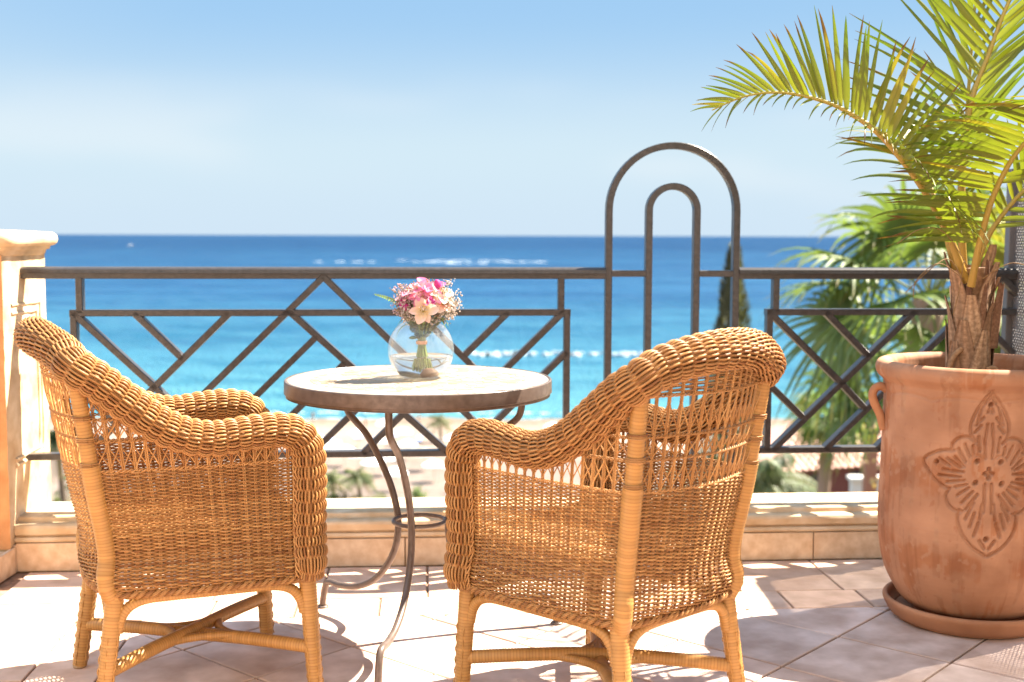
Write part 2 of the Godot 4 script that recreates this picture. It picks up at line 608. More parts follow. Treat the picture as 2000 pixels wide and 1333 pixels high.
	for k in 8:
		var m := MB.new()
		var za := -3.985 + k * 0.34
		m.box(Vector3(-1.6525, 0.002, za + 0.0025), Vector3(-1.64, 0.086, za + 0.3375), 0.002, tone(0.9, 1.02))
		part("skirting_tile", m, M.skirting, kerb)
	var cm := MB.new()
	cm.box(Vector3(-1.6525, 0.002, -4.02), Vector3(-1.64, 0.092, -3.9855), 0.002, tone())
	part("skirting_tile", cm, M.skirting, kerb)

func build_added_facade() -> void:
	# unseen hotel front behind the viewer, added near and pale to bounce light
	var t := thing("added_house_front", "unseen cream house front added behind the terrace to bounce light", "house", Vector3(0, 0, 1.5))
	var b := MB.new()
	for q in [[-6.0, -1.6, 0.0, 7.0], [-1.6, 1.6, 2.3, 7.0], [1.6, 6.0, 0.0, 7.0]]:
		b.box(Vector3(q[0], q[2], 0), Vector3(q[1], q[3], 0.4), 0.004, W)
	part("wall", b, M.render_white, t)
	b = MB.new()
	b.box(Vector3(-1.6, 0, 0.2), Vector3(1.6, 2.3, 0.24), 0.004, Color(0.5, 0.5, 0.5))
	part("door", b, M.plain, t)

# ---------------------------------------------------------------- railing
func build_railing() -> void:
	var t := thing("terrace_railing", "dark iron terrace railing of crossed diagonal bars with a tall double arch", "railing")
	t.position = Vector3(-0.646, 0, -4.21)
	t.rotation.y = deg_to_rad(4.0)
	var N := Vector3(0, 0, 1)
	var YB := 0.363
	var YM := 0.853
	var YT := 0.984
	var end_l := -1.03
	var end_r := 2.47
	# one bar of the pattern is one piece
	var bar_at := func(a: Vector2, b: Vector2, z: float, called: String):
		var m := MB.new()
		m.bar(Vector3(a.x, a.y, z), Vector3(b.x, b.y, z), 0.022, 0.041 - absf(z) * 2.0, N, W)
		part(called, m, M.iron, t)
	var handrail := func(xa: float, xb: float):
		var m := MB.new()
		# flat bar below, round-edged handrail above
		m.bar(Vector3(xa, YT - 0.004, 0.0), Vector3(xb, YT - 0.004, 0.0), 0.022, 0.036, N, W)
		var pr := PackedVector2Array()
		for q in 25:
			var a := PI * q / 24.0
			pr.append(Vector2(-cos(a) * 0.027, 0.0 - pow(sin(a), 0.8) * 0.015 + 0.003 * exp(-pow((a - 1.2) / 0.12, 2.0))))
		pr.append(Vector2(0.029, 0.006))
		pr.append(Vector2(-0.029, 0.006))
		m.sweep(PackedVector3Array([Vector3(xa, YT + 0.011, 0), Vector3(xb, YT + 0.011, 0)]), pr, N, W)
		part("handrail", m, M.iron, t)
	var arch_s := 1.2065
	var ro := 0.224
	var ri := 0.084
	handrail.call(end_l, arch_s - ro - 0.011)
	handrail.call(arch_s + ro + 0.011, end_r)
	bar_at.call(Vector2(end_l, YB), Vector2(arch_s - ro - 0.011, YB), 0.0, "bottom_rail")
	bar_at.call(Vector2(arch_s + ro + 0.011, YB), Vector2(end_r, YB), 0.0, "bottom_rail")
	for off in [0.0, 2.392]:
		var o: float = off
		var hw := 0.838
		var right: float = minf(o + hw, end_r)
		bar_at.call(Vector2(o - hw - 0.012, YM), Vector2(right + 0.012, YM), 0.0, "middle_rail")
		bar_at.call(Vector2(o - hw, YB), Vector2(o - hw, YM + 0.0108), 0.001, "post")
		bar_at.call(Vector2(o - hw + 0.021, YM), Vector2(o - hw + 0.021, YT - 0.012), 0.001, "short_post")
		if o == 0.0:
			bar_at.call(Vector2(o + hw, YB), Vector2(o + hw, YM + 0.0108), 0.001, "post")
			bar_at.call(Vector2(o + hw - 0.021, YM), Vector2(o + hw - 0.021, YT - 0.012), 0.001, "short_post")
		# diagonals, in units of the pattern
		var seg := [
			[0.0, 0.985, -0.618, 0.372, 2.0], [0.0, 0.985, 0.618, 0.372, 1.5],
			[-0.313, 0.862, -0.803, 0.372, 2.0], [-0.824, 0.862, -0.565, 0.61, 1.5], [-0.627, 0.862, -0.470, 0.705, 1.5],
			[-0.565, 0.61, -0.475, 0.515, 1.5], [-0.11, 0.862, 0.418, 0.372, 1.5],
			[-0.027, 0.778, -0.433, 0.372, 2.0], [0.069, 0.689, -0.248, 0.372, 2.0], [0.172, 0.592, -0.048, 0.372, 2.0], [0.262, 0.508, 0.126, 0.372, 2.0],
			[0.81, 0.862, 0.475, 0.525, 2.0], [0.622, 0.862, 0.473, 0.713, 2.0], [0.315, 0.862, 0.558, 0.619, 1.5],
			[0.824, 0.724, 0.545, 0.445, 2.0], [-0.824, 0.61, -0.70, 0.49, 1.5]]
		for q in seg:
			var a := Vector2(o + q[0] * 1.017, q[1] - 0.009)
			var d := Vector2(o + q[2] * 1.017, q[3] - 0.009)
			if a.x > end_r and d.x > end_r:
				continue
			if maxf(a.x, d.x) > end_r:
				var k: float = (end_r - a.x) / (d.x - a.x)
				var cut := a.lerp(d, k)
				if a.x > end_r: a = cut
				else: d = cut
			bar_at.call(a, d, 0.001 * q[4], "diagonal_bar")
	# the two arches
	for q in [[ro, "outer_arch"], [ri, "inner_arch"]]:
		var r: float = q[0]
		var path := PackedVector3Array()
		var cy := 1.206
		for k in 3:
			path.append(Vector3(arch_s - r, lerpf(0.17, cy, k / 3.0), 0.0))
		for k in 33:
			var a := PI - PI * k / 32.0
			path.append(Vector3(arch_s + cos(a) * r, cy + sin(a) * r, 0.0))
		for k in 3:
			path.append(Vector3(arch_s + r, lerpf(cy, 0.17, (k + 1) / 3.0), 0.0))
		var m := MB.new()
		var x := 0.020
		var y := 0.0115
		var e := 0.0022
		m.sweep(path, PackedVector2Array([Vector2(-x + e, -y), Vector2(x - e, -y), Vector2(x, -y + e), Vector2(x, y - e), Vector2(x - e, y), Vector2(-x + e, y), Vector2(-x, y - e), Vector2(-x, -y + e)]), N, W)
		part(q[1], m, M.iron, t)
	for sgn in [-1.0, 1.0]:
		bar_at.call(Vector2(arch_s + sgn * (ri + 0.011), YT + 0.004), Vector2(arch_s + sgn * (ro - 0.011), YT + 0.004), 0.001, "cross_piece")

func build_divider() -> void:
	var t := thing("divider_screen", "grey metal divider panel of perforated sheet at the right end of the railing", "screen")
	var x := 1.795
	var y0 := 0.2
	var y1 := 1.36
	var z0 := -4.42
	var z1 := -1.9
	var b := MB.new()
	b.bar(Vector3(x, 0.0, z0), Vector3(x, y1, z0), 0.042, 0.042, Vector3(0, 0, 1), W)
	part("post", b, M.divider_iron, t)
	b = MB.new()
	b.bar(Vector3(x, y1, z0 + 0.02), Vector3(x, y1, z1), 0.04, 0.03, Vector3(1, 0, 0), W)
	part("top_rail", b, M.divider_iron, t)
	b = MB.new()
	b.bar(Vector3(x, y0, z0 + 0.02), Vector3(x, y0, z1), 0.04, 0.03, Vector3(1, 0, 0), W)
	part("bottom_rail", b, M.divider_iron, t)
	b = MB.new()
	var wz := z1 - z0
	var wy := y1 - y0
	var st := 0.02
	for fam in [1.0, -1.0]:
		var k := -wy
		while k < wz + wy:
			# line z = k + fam * (y - ymid)
			var pa := Vector2(k if fam > 0 else k + wy, 0.0)
			var pb := Vector2(k + wy if fam > 0 else k, wy)
			var seg := Geometry2D.intersect_polyline_with_polygon(PackedVector2Array([pa, pb]), PackedVector2Array([Vector2(0, 0), Vector2(wz, 0), Vector2(wz, wy), Vector2(0, wy)]))
			for s in seg:
				if s.size() > 1 and s[0].distance_to(s[1]) > 0.005:
					b.sweep(PackedVector3Array([Vector3(x, y0 + s[0].y, z0 + s[0].x), Vector3(x, y0 + s[1].y, z0 + s[1].x)]), PackedVector2Array([Vector2(-0.001 - fam * 0.0004, -0.0039), Vector2(0.001 - fam * 0.0004, -0.0039), Vector2(0.001 - fam * 0.0004, 0.0039), Vector2(-0.001 - fam * 0.0004, 0.0039)]), Vector3(1, 0, 0), W, false)
			k += st
	stuff("perforated_sheet", b, M.divider_iron, t)

# ---------------------------------------------------------------- wicker armchairs
const RIM := 0.295

func shell(s: float, y: float) -> Vector3:
	# plan of the chair shell at height y; s runs from the left front edge round the back to the right front edge
	var m := s > 0.5
	var f := 1.0 - s if m else s
	var t := (y - RIM) / 0.6
	var flare := 0.013 * exp(-pow((y - 0.325) / 0.035, 2.0)) - 0.004 * exp(-pow((y - 0.43) / 0.07, 2.0))
	var fl := Vector2(-(0.232 + 0.010 * t) - flare, -0.216)
	var rl := Vector2(-(0.195 + 0.038 * t) - flare, 0.245 + 0.086 * t + flare)
	var rc := 0.045
	var d := (fl - rl).normalized()
	var q0 := rl + d * rc
	var q1 := rl + Vector2(rc, 0)
	var bow := 0.02 + 0.025 * t
	var p: Vector2
	if f < 0.33:
		var k := f / 0.33
		p = fl.lerp(q0, k) + Vector2(-1, 0) * 0.014 * sin(PI * k)
	elif f < 0.38:
		var k := (f - 0.33) / 0.05
		p = q0.lerp(rl, k).lerp(rl.lerp(q1, k), k)
	else:
		var k := (f - 0.38) / 0.12
		p = q1.lerp(Vector2(0, rl.y), k)
		p.y += bow * sin(PI * 0.5 * k)
	return Vector3(-p.x if m else p.x, y, p.y)

func shell_out(s: float, y: float) -> Vector3:
	var a := shell(maxf(s - 0.006, 0.0), y)
	var b := shell(minf(s + 0.006, 1.0), y)
	var t := (b - a).normalized()
	return Vector3(-t.z, 0, t.x)

# height of the centre of the rolled border above each point of the plan
func roll_key(u: float) -> Vector2:
	var keys := [Vector2(0, 0.30), Vector2(0, 0.38), Vector2(0, 0.46), Vector2(0.0, 0.54), Vector2(0.004, 0.608), Vector2(0.024, 0.647), Vector2(0.06, 0.660), Vector2(0.11, 0.656), Vector2(0.16, 0.649), Vector2(0.205, 0.660), Vector2(0.25, 0.694), Vector2(0.29, 0.745), Vector2(0.335, 0.805), Vector2(0.385, 0.850), Vector2(0.44, 0.874), Vector2(0.5, 0.882)]
	var m := u > 0.5
	var f := (1.0 - u if m else u) * 2.0 * (keys.size() - 1)
	var i := clampi(int(f), 0, keys.size() - 2)
	var a: Vector2 = keys[maxi(i - 1, 0)]
	var d: Vector2 = keys[mini(i + 2, keys.size() - 1)] if i + 2 < keys.size() else Vector2(0.56, 0.874)
	var r: Vector2 = (keys[i] as Vector2).cubic_interpolate(keys[i + 1], a, d, f - i)
	return Vector2(1.0 - r.x if m else r.x, r.y)

func top_at(s: float) -> float:
	# roll height above plan position s (the level parts)
	var best := 0.65
	var f := 1.0 - s if s > 0.5 else s
	var lo := 0.27
	var hi := 0.5
	for i in 20:
		var mid := (lo + hi) * 0.5
		if roll_key(mid).x < f: lo = mid
		else: hi = mid
	best = roll_key(lo).y
	return best

func cane(light := 1.0) -> Color:
	var k := rng.randf()
	var a := Color(0.46, 0.235, 0.082)
	var b := Color(0.33, 0.15, 0.046)
	var c := a.lerp(b, k)
	if rng.randf() < 0.06: c = Color(0.52, 0.28, 0.10)
	elif rng.randf() < 0.05: c = Color(0.25, 0.10, 0.028)
	var j := rng.randf_range(0.80, 0.97) * light
	return Color(c.r * j, c.g * j, c.b * j)

func pole_cane() -> Color:
	var j := rng.randf_range(0.86, 1.08)
	return Color(0.43 * j, 0.22 * j, 0.066 * j)

func resample(p: PackedVector3Array, step: float) -> PackedVector3Array:
	var c := Curve3D.new()
	c.bake_interval = step * 0.5
	for q in p:
		c.add_point(q)
	var l := c.get_baked_length()
	var n := maxi(2, int(round(l / step)))
	var out := PackedVector3Array()
	for i in n + 1:
		out.append(c.sample_baked(l * i / n))
	return out

func spline(p: PackedVector3Array, per := 8) -> PackedVector3Array:
	var out := PackedVector3Array()
	for i in p.size() - 1:
		var a := p[maxi(i - 1, 0)]
		var d := p[mini(i + 2, p.size() - 1)]
		for k in per:
			out.append(p[i].cubic_interpolate(p[i + 1], a, d, float(k) / per))
	out.append(p[p.size() - 1])
	return out

# pole wrapped round and round with flat cane
func wrapped(m: MB, path: PackedVector3Array, r0: float, r1: float, pitch := 0.0078, sides := 14) -> void:
	var p := resample(path, pitch / 4.0)
	var r := PackedFloat32Array()
	var cols := []
	var cc := pole_cane()
	for i in p.size():
		if i % 4 == 0:
			cc = pole_cane()
		var t := float(i) / (p.size() - 1)
		var bump: float = [0.0, 0.0011, 0.0013, 0.0011][i % 4]
		r.append(lerpf(r0, r1, t) + bump)
		cols.append(cc if i % 4 else Color(cc.r * 0.75, cc.g * 0.7, cc.b * 0.65))
	m.tube(p, r, sides, cols)

# strands stand well proud where they pass over a stake and drop behind the next
func over(v: float) -> float:
	return signf(v) * pow(absf(v), 0.75) - 0.25

func weave(m: MB, s0: float, s1: float, y_lo: Callable, y_hi: Callable, rows: int, stakes: int, rad: float, amp: float, sides := 4, tight := false) -> void:
	var per := 4
	var n := int(round((s1 - s0) * stakes)) * per
	for k in rows:
		var pts := PackedVector3Array()
		var nr := PackedVector3Array()
		var f := (k + 0.5) / rows
		var col := cane()
		var wob := rng.randf_range(-0.0004, 0.0004)
		var sg := 1.0 if k % 2 == 0 else -1.0
		for i in n + 1:
			var s := s0 + (s1 - s0) * i / n
			var y: float = lerpf(y_lo.call(s), y_hi.call(s), f) + wob + 0.0005 * sin(s * 61.0 + k * 0.7)
			var o := shell_out(s, y)
			pts.append(shell(s, y) + o * (amp * over(sg * cos(PI * i / per))))
			nr.append(o)
		m.strand(pts, nr, rad * (1.22 if tight and f < 0.5 else 1.0), sides, col)

func twist(m: MB, s0: float, s1: float, y: float, rad: float, wide: float, turns: float, strands := 2) -> void:
	for k in strands:
		var pts := PackedVector3Array()
		var nr := PackedVector3Array()
		var n := int(turns * 8)
		for i in n + 1:
			var s := lerpf(s0, s1, float(i) / n)
			var a := TAU * turns * i / n + TAU * k / strands
			var o := shell_out(s, y)
			pts.append(shell(s, y) + o * (cos(a) * wide) + Vector3.UP * (sin(a) * wide))
			nr.append(o)
		m.strand(pts, nr, rad, 5, cane())

const STAKES := 52

func make_chair(label: String) -> Node3D:
	var t := thing("wicker_armchair", label, "armchair", Vector3.ZERO, "wicker armchairs at the round table")
	# dense lower weave
	var b := MB.new()
	weave(b, 0.0, 1.0, func(_s): return RIM + 0.004, func(_s): return 0.582, 68, STAKES, 0.0021, 0.0046, 4, true)
	stuff("woven_panel", b, M.cane, t)
	b = MB.new()
	weave(b, 0.335, 0.665, func(_s): return 0.792, func(s): return top_at(s) - 0.018, 12, STAKES, 0.0019, 0.0044)
	stuff("woven_top_band", b, M.cane, t)
	# upright stakes in pairs
	b = MB.new()
	for i in STAKES + 1:
		var s := clampf(float(i) / STAKES, 0.002, 0.998)
		var top := top_at(s)
		if s < 0.05 or s > 0.95:
			top = 0.635
		for h in [-1.0, 1.0]:
			var pts := PackedVector3Array()
			var nr := PackedVector3Array()
			for k in 13:
				var y := lerpf(RIM, top, k / 12.0)
				var ds: float = h * 0.0021
				pts.append(shell(clampf(s + ds / 1.4, 0, 1), y))
				nr.append(shell_out(s, y))
			b.strand(pts, nr, 0.0021, 5, cane(1.08))
	stuff("stake", b, M.cane, t)
	# open lattice between the bands
	b = MB.new()
	var bands := [[0.582, 0.655], [0.655, 0.705], [0.705, 0.792]]
	for bd in bands:
		for i in STAKES:
			var sa := float(i) / STAKES
			var sb := float(i + 1) / STAKES
			var lim := minf(top_at(sa), top_at(sb)) - 0.012
			if sa < 0.03 or sb > 0.97:
				lim = 0.63
			var y0: float = bd[0]
			var y1: float = bd[1]
			if y0 > lim - 0.015:
				continue
			y1 = minf(y1, maxf(lim, y0 + 0.01))
			for h in [0, 1]:
				var pts := PackedVector3Array()
				var nr := PackedVector3Array()
				for k in 7:
					var f := k / 6.0
					# S-shaped crossing that hugs the stakes at its ends
					var g := f * f * (3.0 - 2.0 * f)
					var s := lerpf(sa, sb, g if h == 0 else 1.0 - g)
					var y := lerpf(y0, y1, f)
					var o := shell_out(s, y)
					pts.append(shell(s, y) + o * (0.0035 * (1.0 if h == 0 else -1.0) * sin(PI * f)))
					nr.append(o)
				b.strand(pts, nr, 0.0016, 4, cane(1.2))
	stuff("open_lattice", b, M.cane, t)
	b = MB.new()
	twist(b, 0.0, 1.0, 0.585, 0.0019, 0.0026, 60)
	twist(b, 0.205, 0.795, 0.655, 0.002, 0.0027, 40)
	twist(b, 0.265, 0.735, 0.705, 0.002, 0.0027, 34)
	twist(b, 0.335, 0.665, 0.792, 0.002, 0.0027, 24)
	stuff("twisted_band", b, M.cane, t)
	# plaited rim below the weave
	b = MB.new()
	for k in 3:
		var pts := PackedVector3Array()
		var nr := PackedVector3Array()
		for i in 401:
			var s := i / 400.0
			var a := TAU * 26.0 * s + TAU * k / 3.0
			var o := shell_out(s, RIM)
			pts.append(shell(s, RIM) + o * (0.004 + cos(a) * 0.006) + Vector3.UP * (-0.001 + sin(a) * 0.0055))
			nr.append(o)
		for h in 3:
			var col := cane()
			var q := PackedVector3Array()
			for i in pts.size():
				q.append(pts[i] + Vector3.UP * (h - 1) * 0.0036 + nr[i] * 0.0012 * (h % 2))
			b.strand(q, nr, 0.0021, 4, col)
	stuff("plaited_rim", b, M.cane, t)
	# rolled border: lengthwise strands over and under hoops
	var raw := PackedVector3Array()
	var rout := PackedVector3Array()
	for i in 601:
		var key := roll_key(i / 600.0)
		var o := shell_out(key.x, key.y)
		raw.append(shell(key.x, key.y) + o * 0.001)
	var cv := Curve3D.new()
	cv.bake_interval = 0.004
	for p in raw:
		cv.add_point(p)
	var total := cv.get_baked_length()
	var hoops := int(total / 0.0285)
	var per := 4
	var nn := hoops * per
	var cen := PackedVector3Array()
	for i in nn + 1:
		cen.append(cv.sample_baked(total * i / nn))
	# steady frame
	var fr_n := PackedVector3Array()
	var fr_b := PackedVector3Array()
	var nv := Vector3(-1, 0, 0)
	var tg := PackedVector3Array()
	var rad := PackedFloat32Array()
	for i in nn + 1:
		var tt := (cen[mini(i + 1, nn)] - cen[maxi(i - 1, 0)]).normalized()
		nv = (nv - tt * nv.dot(tt)).normalized()
		fr_n.append(nv)
		fr_b.append(tt.cross(nv))
		var e := minf(float(i), float(nn - i)) / nn
		var rr := 0.0365
		if e < 0.02:
			rr = lerpf(0.026, 0.0365, e / 0.02)
		rad.append(rr + 0.0025 * smoothstep(0.2, 0.34, e))
	b = MB.new()
	var around := 56
	for j in around:
		var pts := PackedVector3Array()
		var nr := PackedVector3Array()
		var sg := 1.0 if j % 2 == 0 else -1.0
		var ph := TAU * j / around
		for i in nn + 1:
			var d := fr_n[i] * cos(ph) + fr_b[i] * sin(ph)
			pts.append(cen[i] + d * (rad[i] + 0.0055 * over(sg * cos(PI * i / per))))
			nr.append(d)
		b.strand(pts, nr, 0.0026, 5, cane(1.04))
	stuff("rolled_border", b, M.cane, t)
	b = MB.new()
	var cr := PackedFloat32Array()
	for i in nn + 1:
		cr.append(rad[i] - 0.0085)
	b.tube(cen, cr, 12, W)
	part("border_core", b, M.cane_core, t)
	b = MB.new()
	# plaited seam down the inner edge of each front post
	for side in [0, 1]:
		for k in 4:
			var pts := PackedVector3Array()
			var nr := PackedVector3Array()
			for i in 41:
				var y := lerpf(0.30, 0.60, i / 40.0)
				var s0 := 0.026 + 0.0055 * sin(i * 0.8 + k * TAU / 4.0)
				var s := s0 if side == 0 else 1.0 - s0
				var o := shell_out(s, y)
				pts.append(shell(s, y) + o * (0.008 + 0.003 * cos(i * 0.8 + k * TAU / 4.0)))
				nr.append(o)
			b.strand(pts, nr, 0.0023, 5, cane())
	stuff("plaited_seam", b, M.cane, t)
	# frayed ends that have worked loose
	b = MB.new()
	for i in 26:
		var s := rng.randf_range(0.03, 0.97)
		var y := rng.randf_range(0.31, 0.57)
		var o := shell_out(s, y)
		var p := shell(s, y) + o * 0.004
		var along := (shell(minf(s + 0.01, 1.0), y) - shell(maxf(s - 0.01, 0.0), y)).normalized() * (1.0 if i % 2 else -1.0)
		var l := rng.randf_range(0.008, 0.022)
		b.tube(spline(PackedVector3Array([p, p + along * l * 0.5 + o * 0.003, p + along * l + o * l * 0.5 + Vector3.UP * rng.randf_range(-0.004, 0.004)]), 3), 0.0012, 4, cane(1.2))
	stuff("frayed_end", b, M.cane, t)
	# rear corner posts
	for s in [0.357, 0.643]:
		b = MB.new()
		var pts := PackedVector3Array()
		for k in 12:
			var y := lerpf(0.285, 0.600, k / 11.0)
			pts.append(shell(s, y) + shell_out(s, y) * 0.002)
		wrapped(b, pts, 0.0195, 0.0215)
		pts = PackedVector3Array()
		for k in 8:
			var y := lerpf(0.598, top_at(s) - 0.01, k / 7.0)
			pts.append(shell(s, y) + shell_out(s, y) * 0.002)
		wrapped(b, pts, 0.0175, 0.0165)
		for y in [0.597, 0.655, 0.705]:
			var ring := PackedVector3Array()
			for h in 3:
				ring = PackedVector3Array()
				for q in 17:
					var a := TAU * q / 16.0
					var c0 := shell(s, y + h * 0.0042) + shell_out(s, y) * 0.002
					ring.append(c0 + Vector3(cos(a), 0, sin(a)) * 0.0205)
				b.tube(ring, 0.002, 5, cane(), false)
		part("corner_post", b, M.cane, t)
	# legs
	var legs := [[Vector3(-0.222, RIM, -0.212), Vector3(-0.232, 0.0, -0.228)], [Vector3(0.222, RIM, -0.212), Vector3(0.232, 0.0, -0.228)], [Vector3(-0.186, RIM, 0.232), Vector3(-0.206, 0.0, 0.272)], [Vector3(0.186, RIM, 0.232), Vector3(0.206, 0.0, 0.272)]]
	var leg_at := func(i: int, y: float) -> Vector3:
		var k := 1.0 - y / RIM
		var a: Vector3 = legs[i][0]
		var d: Vector3 = legs[i][1]
		return a.lerp(d, k) + (d - a).normalized().cross(Vector3.UP) * 0.0
	for i in 4:
		b = MB.new()
		wrapped(b, PackedVector3Array([leg_at.call(i, RIM + 0.01), leg_at.call(i, 0.15), leg_at.call(i, 0.008)]), 0.0205, 0.0172)
		# flat canes woven lengthwise over the wrapping
		for q in 5:
			var ang := q * TAU / 5.0 + i
			var pts := PackedVector3Array()
			var nr := PackedVector3Array()
			for k in 57:
				var y := lerpf(0.20, 0.012, k / 56.0)
				var d := Vector3(cos(ang), 0, sin(ang))
				var rr := lerpf(0.0198, 0.0172, 1.0 - y / 0.3)
				pts.append((leg_at.call(i, y) as Vector3) + d * (rr + 0.0012 + 0.0016 * sin(k * 0.78 + q * 2.0)))
				nr.append(d)
			b.strand(pts, nr, 0.0016, 4, pole_cane())
		var leg := part("leg", b, M.cane, t)
		b = MB.new()
		b.lathe(PackedVector2Array([Vector2(0.001, 0.0), Vector2(0.015, 0.0), Vector2(0.017, 0.003), Vector2(0.017, 0.009), Vector2(0.001, 0.009)]), 14, legs[i][1], Color(0.35, 0.22, 0.12))
		part("foot_cap", b, M.plain, leg)
	# bent poles under the rim
	for pr in [[0, 2], [1, 3], [2, 3], [0, 1]]:
		var la: Vector3 = leg_at.call(pr[0], 0.205)
		var lb: Vector3 = leg_at.call(pr[1], 0.205)
		var d := (lb - la).normalized()
		var L := la.distance_to(lb)
		var path := PackedVector3Array([la + d * 0.014, la + d * 0.022 + Vector3.UP * 0.032, la + d * 0.042 + Vector3.UP * 0.058, la + d * 0.075 + Vector3.UP * 0.071, la + d * 0.12 + Vector3.UP * 0.074, la.lerp(lb, 0.5) + Vector3.UP * 0.074, lb - d * 0.12 + Vector3.UP * 0.074, lb - d * 0.075 + Vector3.UP * 0.071, lb - d * 0.042 + Vector3.UP * 0.058, lb - d * 0.022 + Vector3.UP * 0.032, lb - d * 0.014])
		b = MB.new()
		if L > 0.1:
			wrapped(b, spline(path, 6), 0.0115, 0.0115, 0.0072, 12)
		part("bent_brace", b, M.cane, t)
	# crossed stretchers and the hoops between them
	var ends := []
	for i in 4:
		ends.append(leg_at.call(i, 0.115))
	var mid := Vector3(0, 0.128, 0.01)
	for pr in [[0, 3, 0.0], [1, 2, -0.014]]:
		b = MB.new()
		var a: Vector3 = ends[pr[0]]
		var d: Vector3 = ends[pr[1]]
		var c: Vector3 = mid + Vector3.UP * pr[2]
		wrapped(b, spline(PackedVector3Array([a, a.lerp(c, 0.5) + Vector3.UP * 0.003, c, d.lerp(c, 0.5) + Vector3.UP * 0.003, d]), 8), 0.0155, 0.0155, 0.0075, 12)
		part("cross_stretcher", b, M.cane, t)
	for pr in [[0, 1], [1, 3], [3, 2], [2, 0]]:
		var a := mid.lerp(ends[pr[0]], 0.42)
		var d := mid.lerp(ends[pr[1]], 0.42)
		var c := mid + Vector3.UP * -0.008
		var k := (a + d) * 0.5
		b = MB.new()
		wrapped(b, spline(PackedVector3Array([a, a.lerp(c, 0.35).lerp(k, 0.12), k.lerp(c, 0.42), d.lerp(c, 0.35).lerp(k, 0.12), d]), 7), 0.0095, 0.0095, 0.0065, 10)
		part("stretcher_hoop", b, M.cane, t)
	# woven seat and its front apron
	b = MB.new()
	for k in 92:
		var z := lerpf(-0.245, 0.235, k / 91.0)
		var hw := lerpf(0.230, 0.196, k / 91.0)
		var pts := PackedVector3Array()
		var nr := PackedVector3Array()
		for i in 35:
			var x := lerpf(-hw, hw, i / 34.0)
			pts.append(Vector3(x, 0.425 + 0.003 * cos(PI * i / 2.0) * (1.0 if k % 2 else -1.0) - 0.012 * (1.0 - pow(x / hw, 2.0)), z))
			nr.append(Vector3.UP)
		b.strand(pts, nr, 0.0027, 4, cane())
	for i in 18:
		var x := lerpf(-0.195, 0.195, i / 17.0)
		b.tube(PackedVector3Array([Vector3(x, 0.418, -0.235), Vector3(x, 0.406, 0.0), Vector3(x, 0.418, 0.235)]), 0.003, 6, cane())
	stuff("seat", b, M.cane, t)
	b = MB.new()
	for k in 26:
		var y := lerpf(RIM, 0.43, k / 25.0)
		var pts := PackedVector3Array()
		var nr := PackedVector3Array()
		for i in 35:
			pts.append(Vector3(lerpf(-0.222, 0.222, i / 34.0), y, -0.216 + 0.003 * cos(PI * i / 2.0) * (1.0 if k % 2 else -1.0)))
			nr.append(Vector3.FORWARD)
		b.strand(pts, nr, 0.0018, 4, cane())
	stuff("front_apron", b, M.cane, t)
	return t

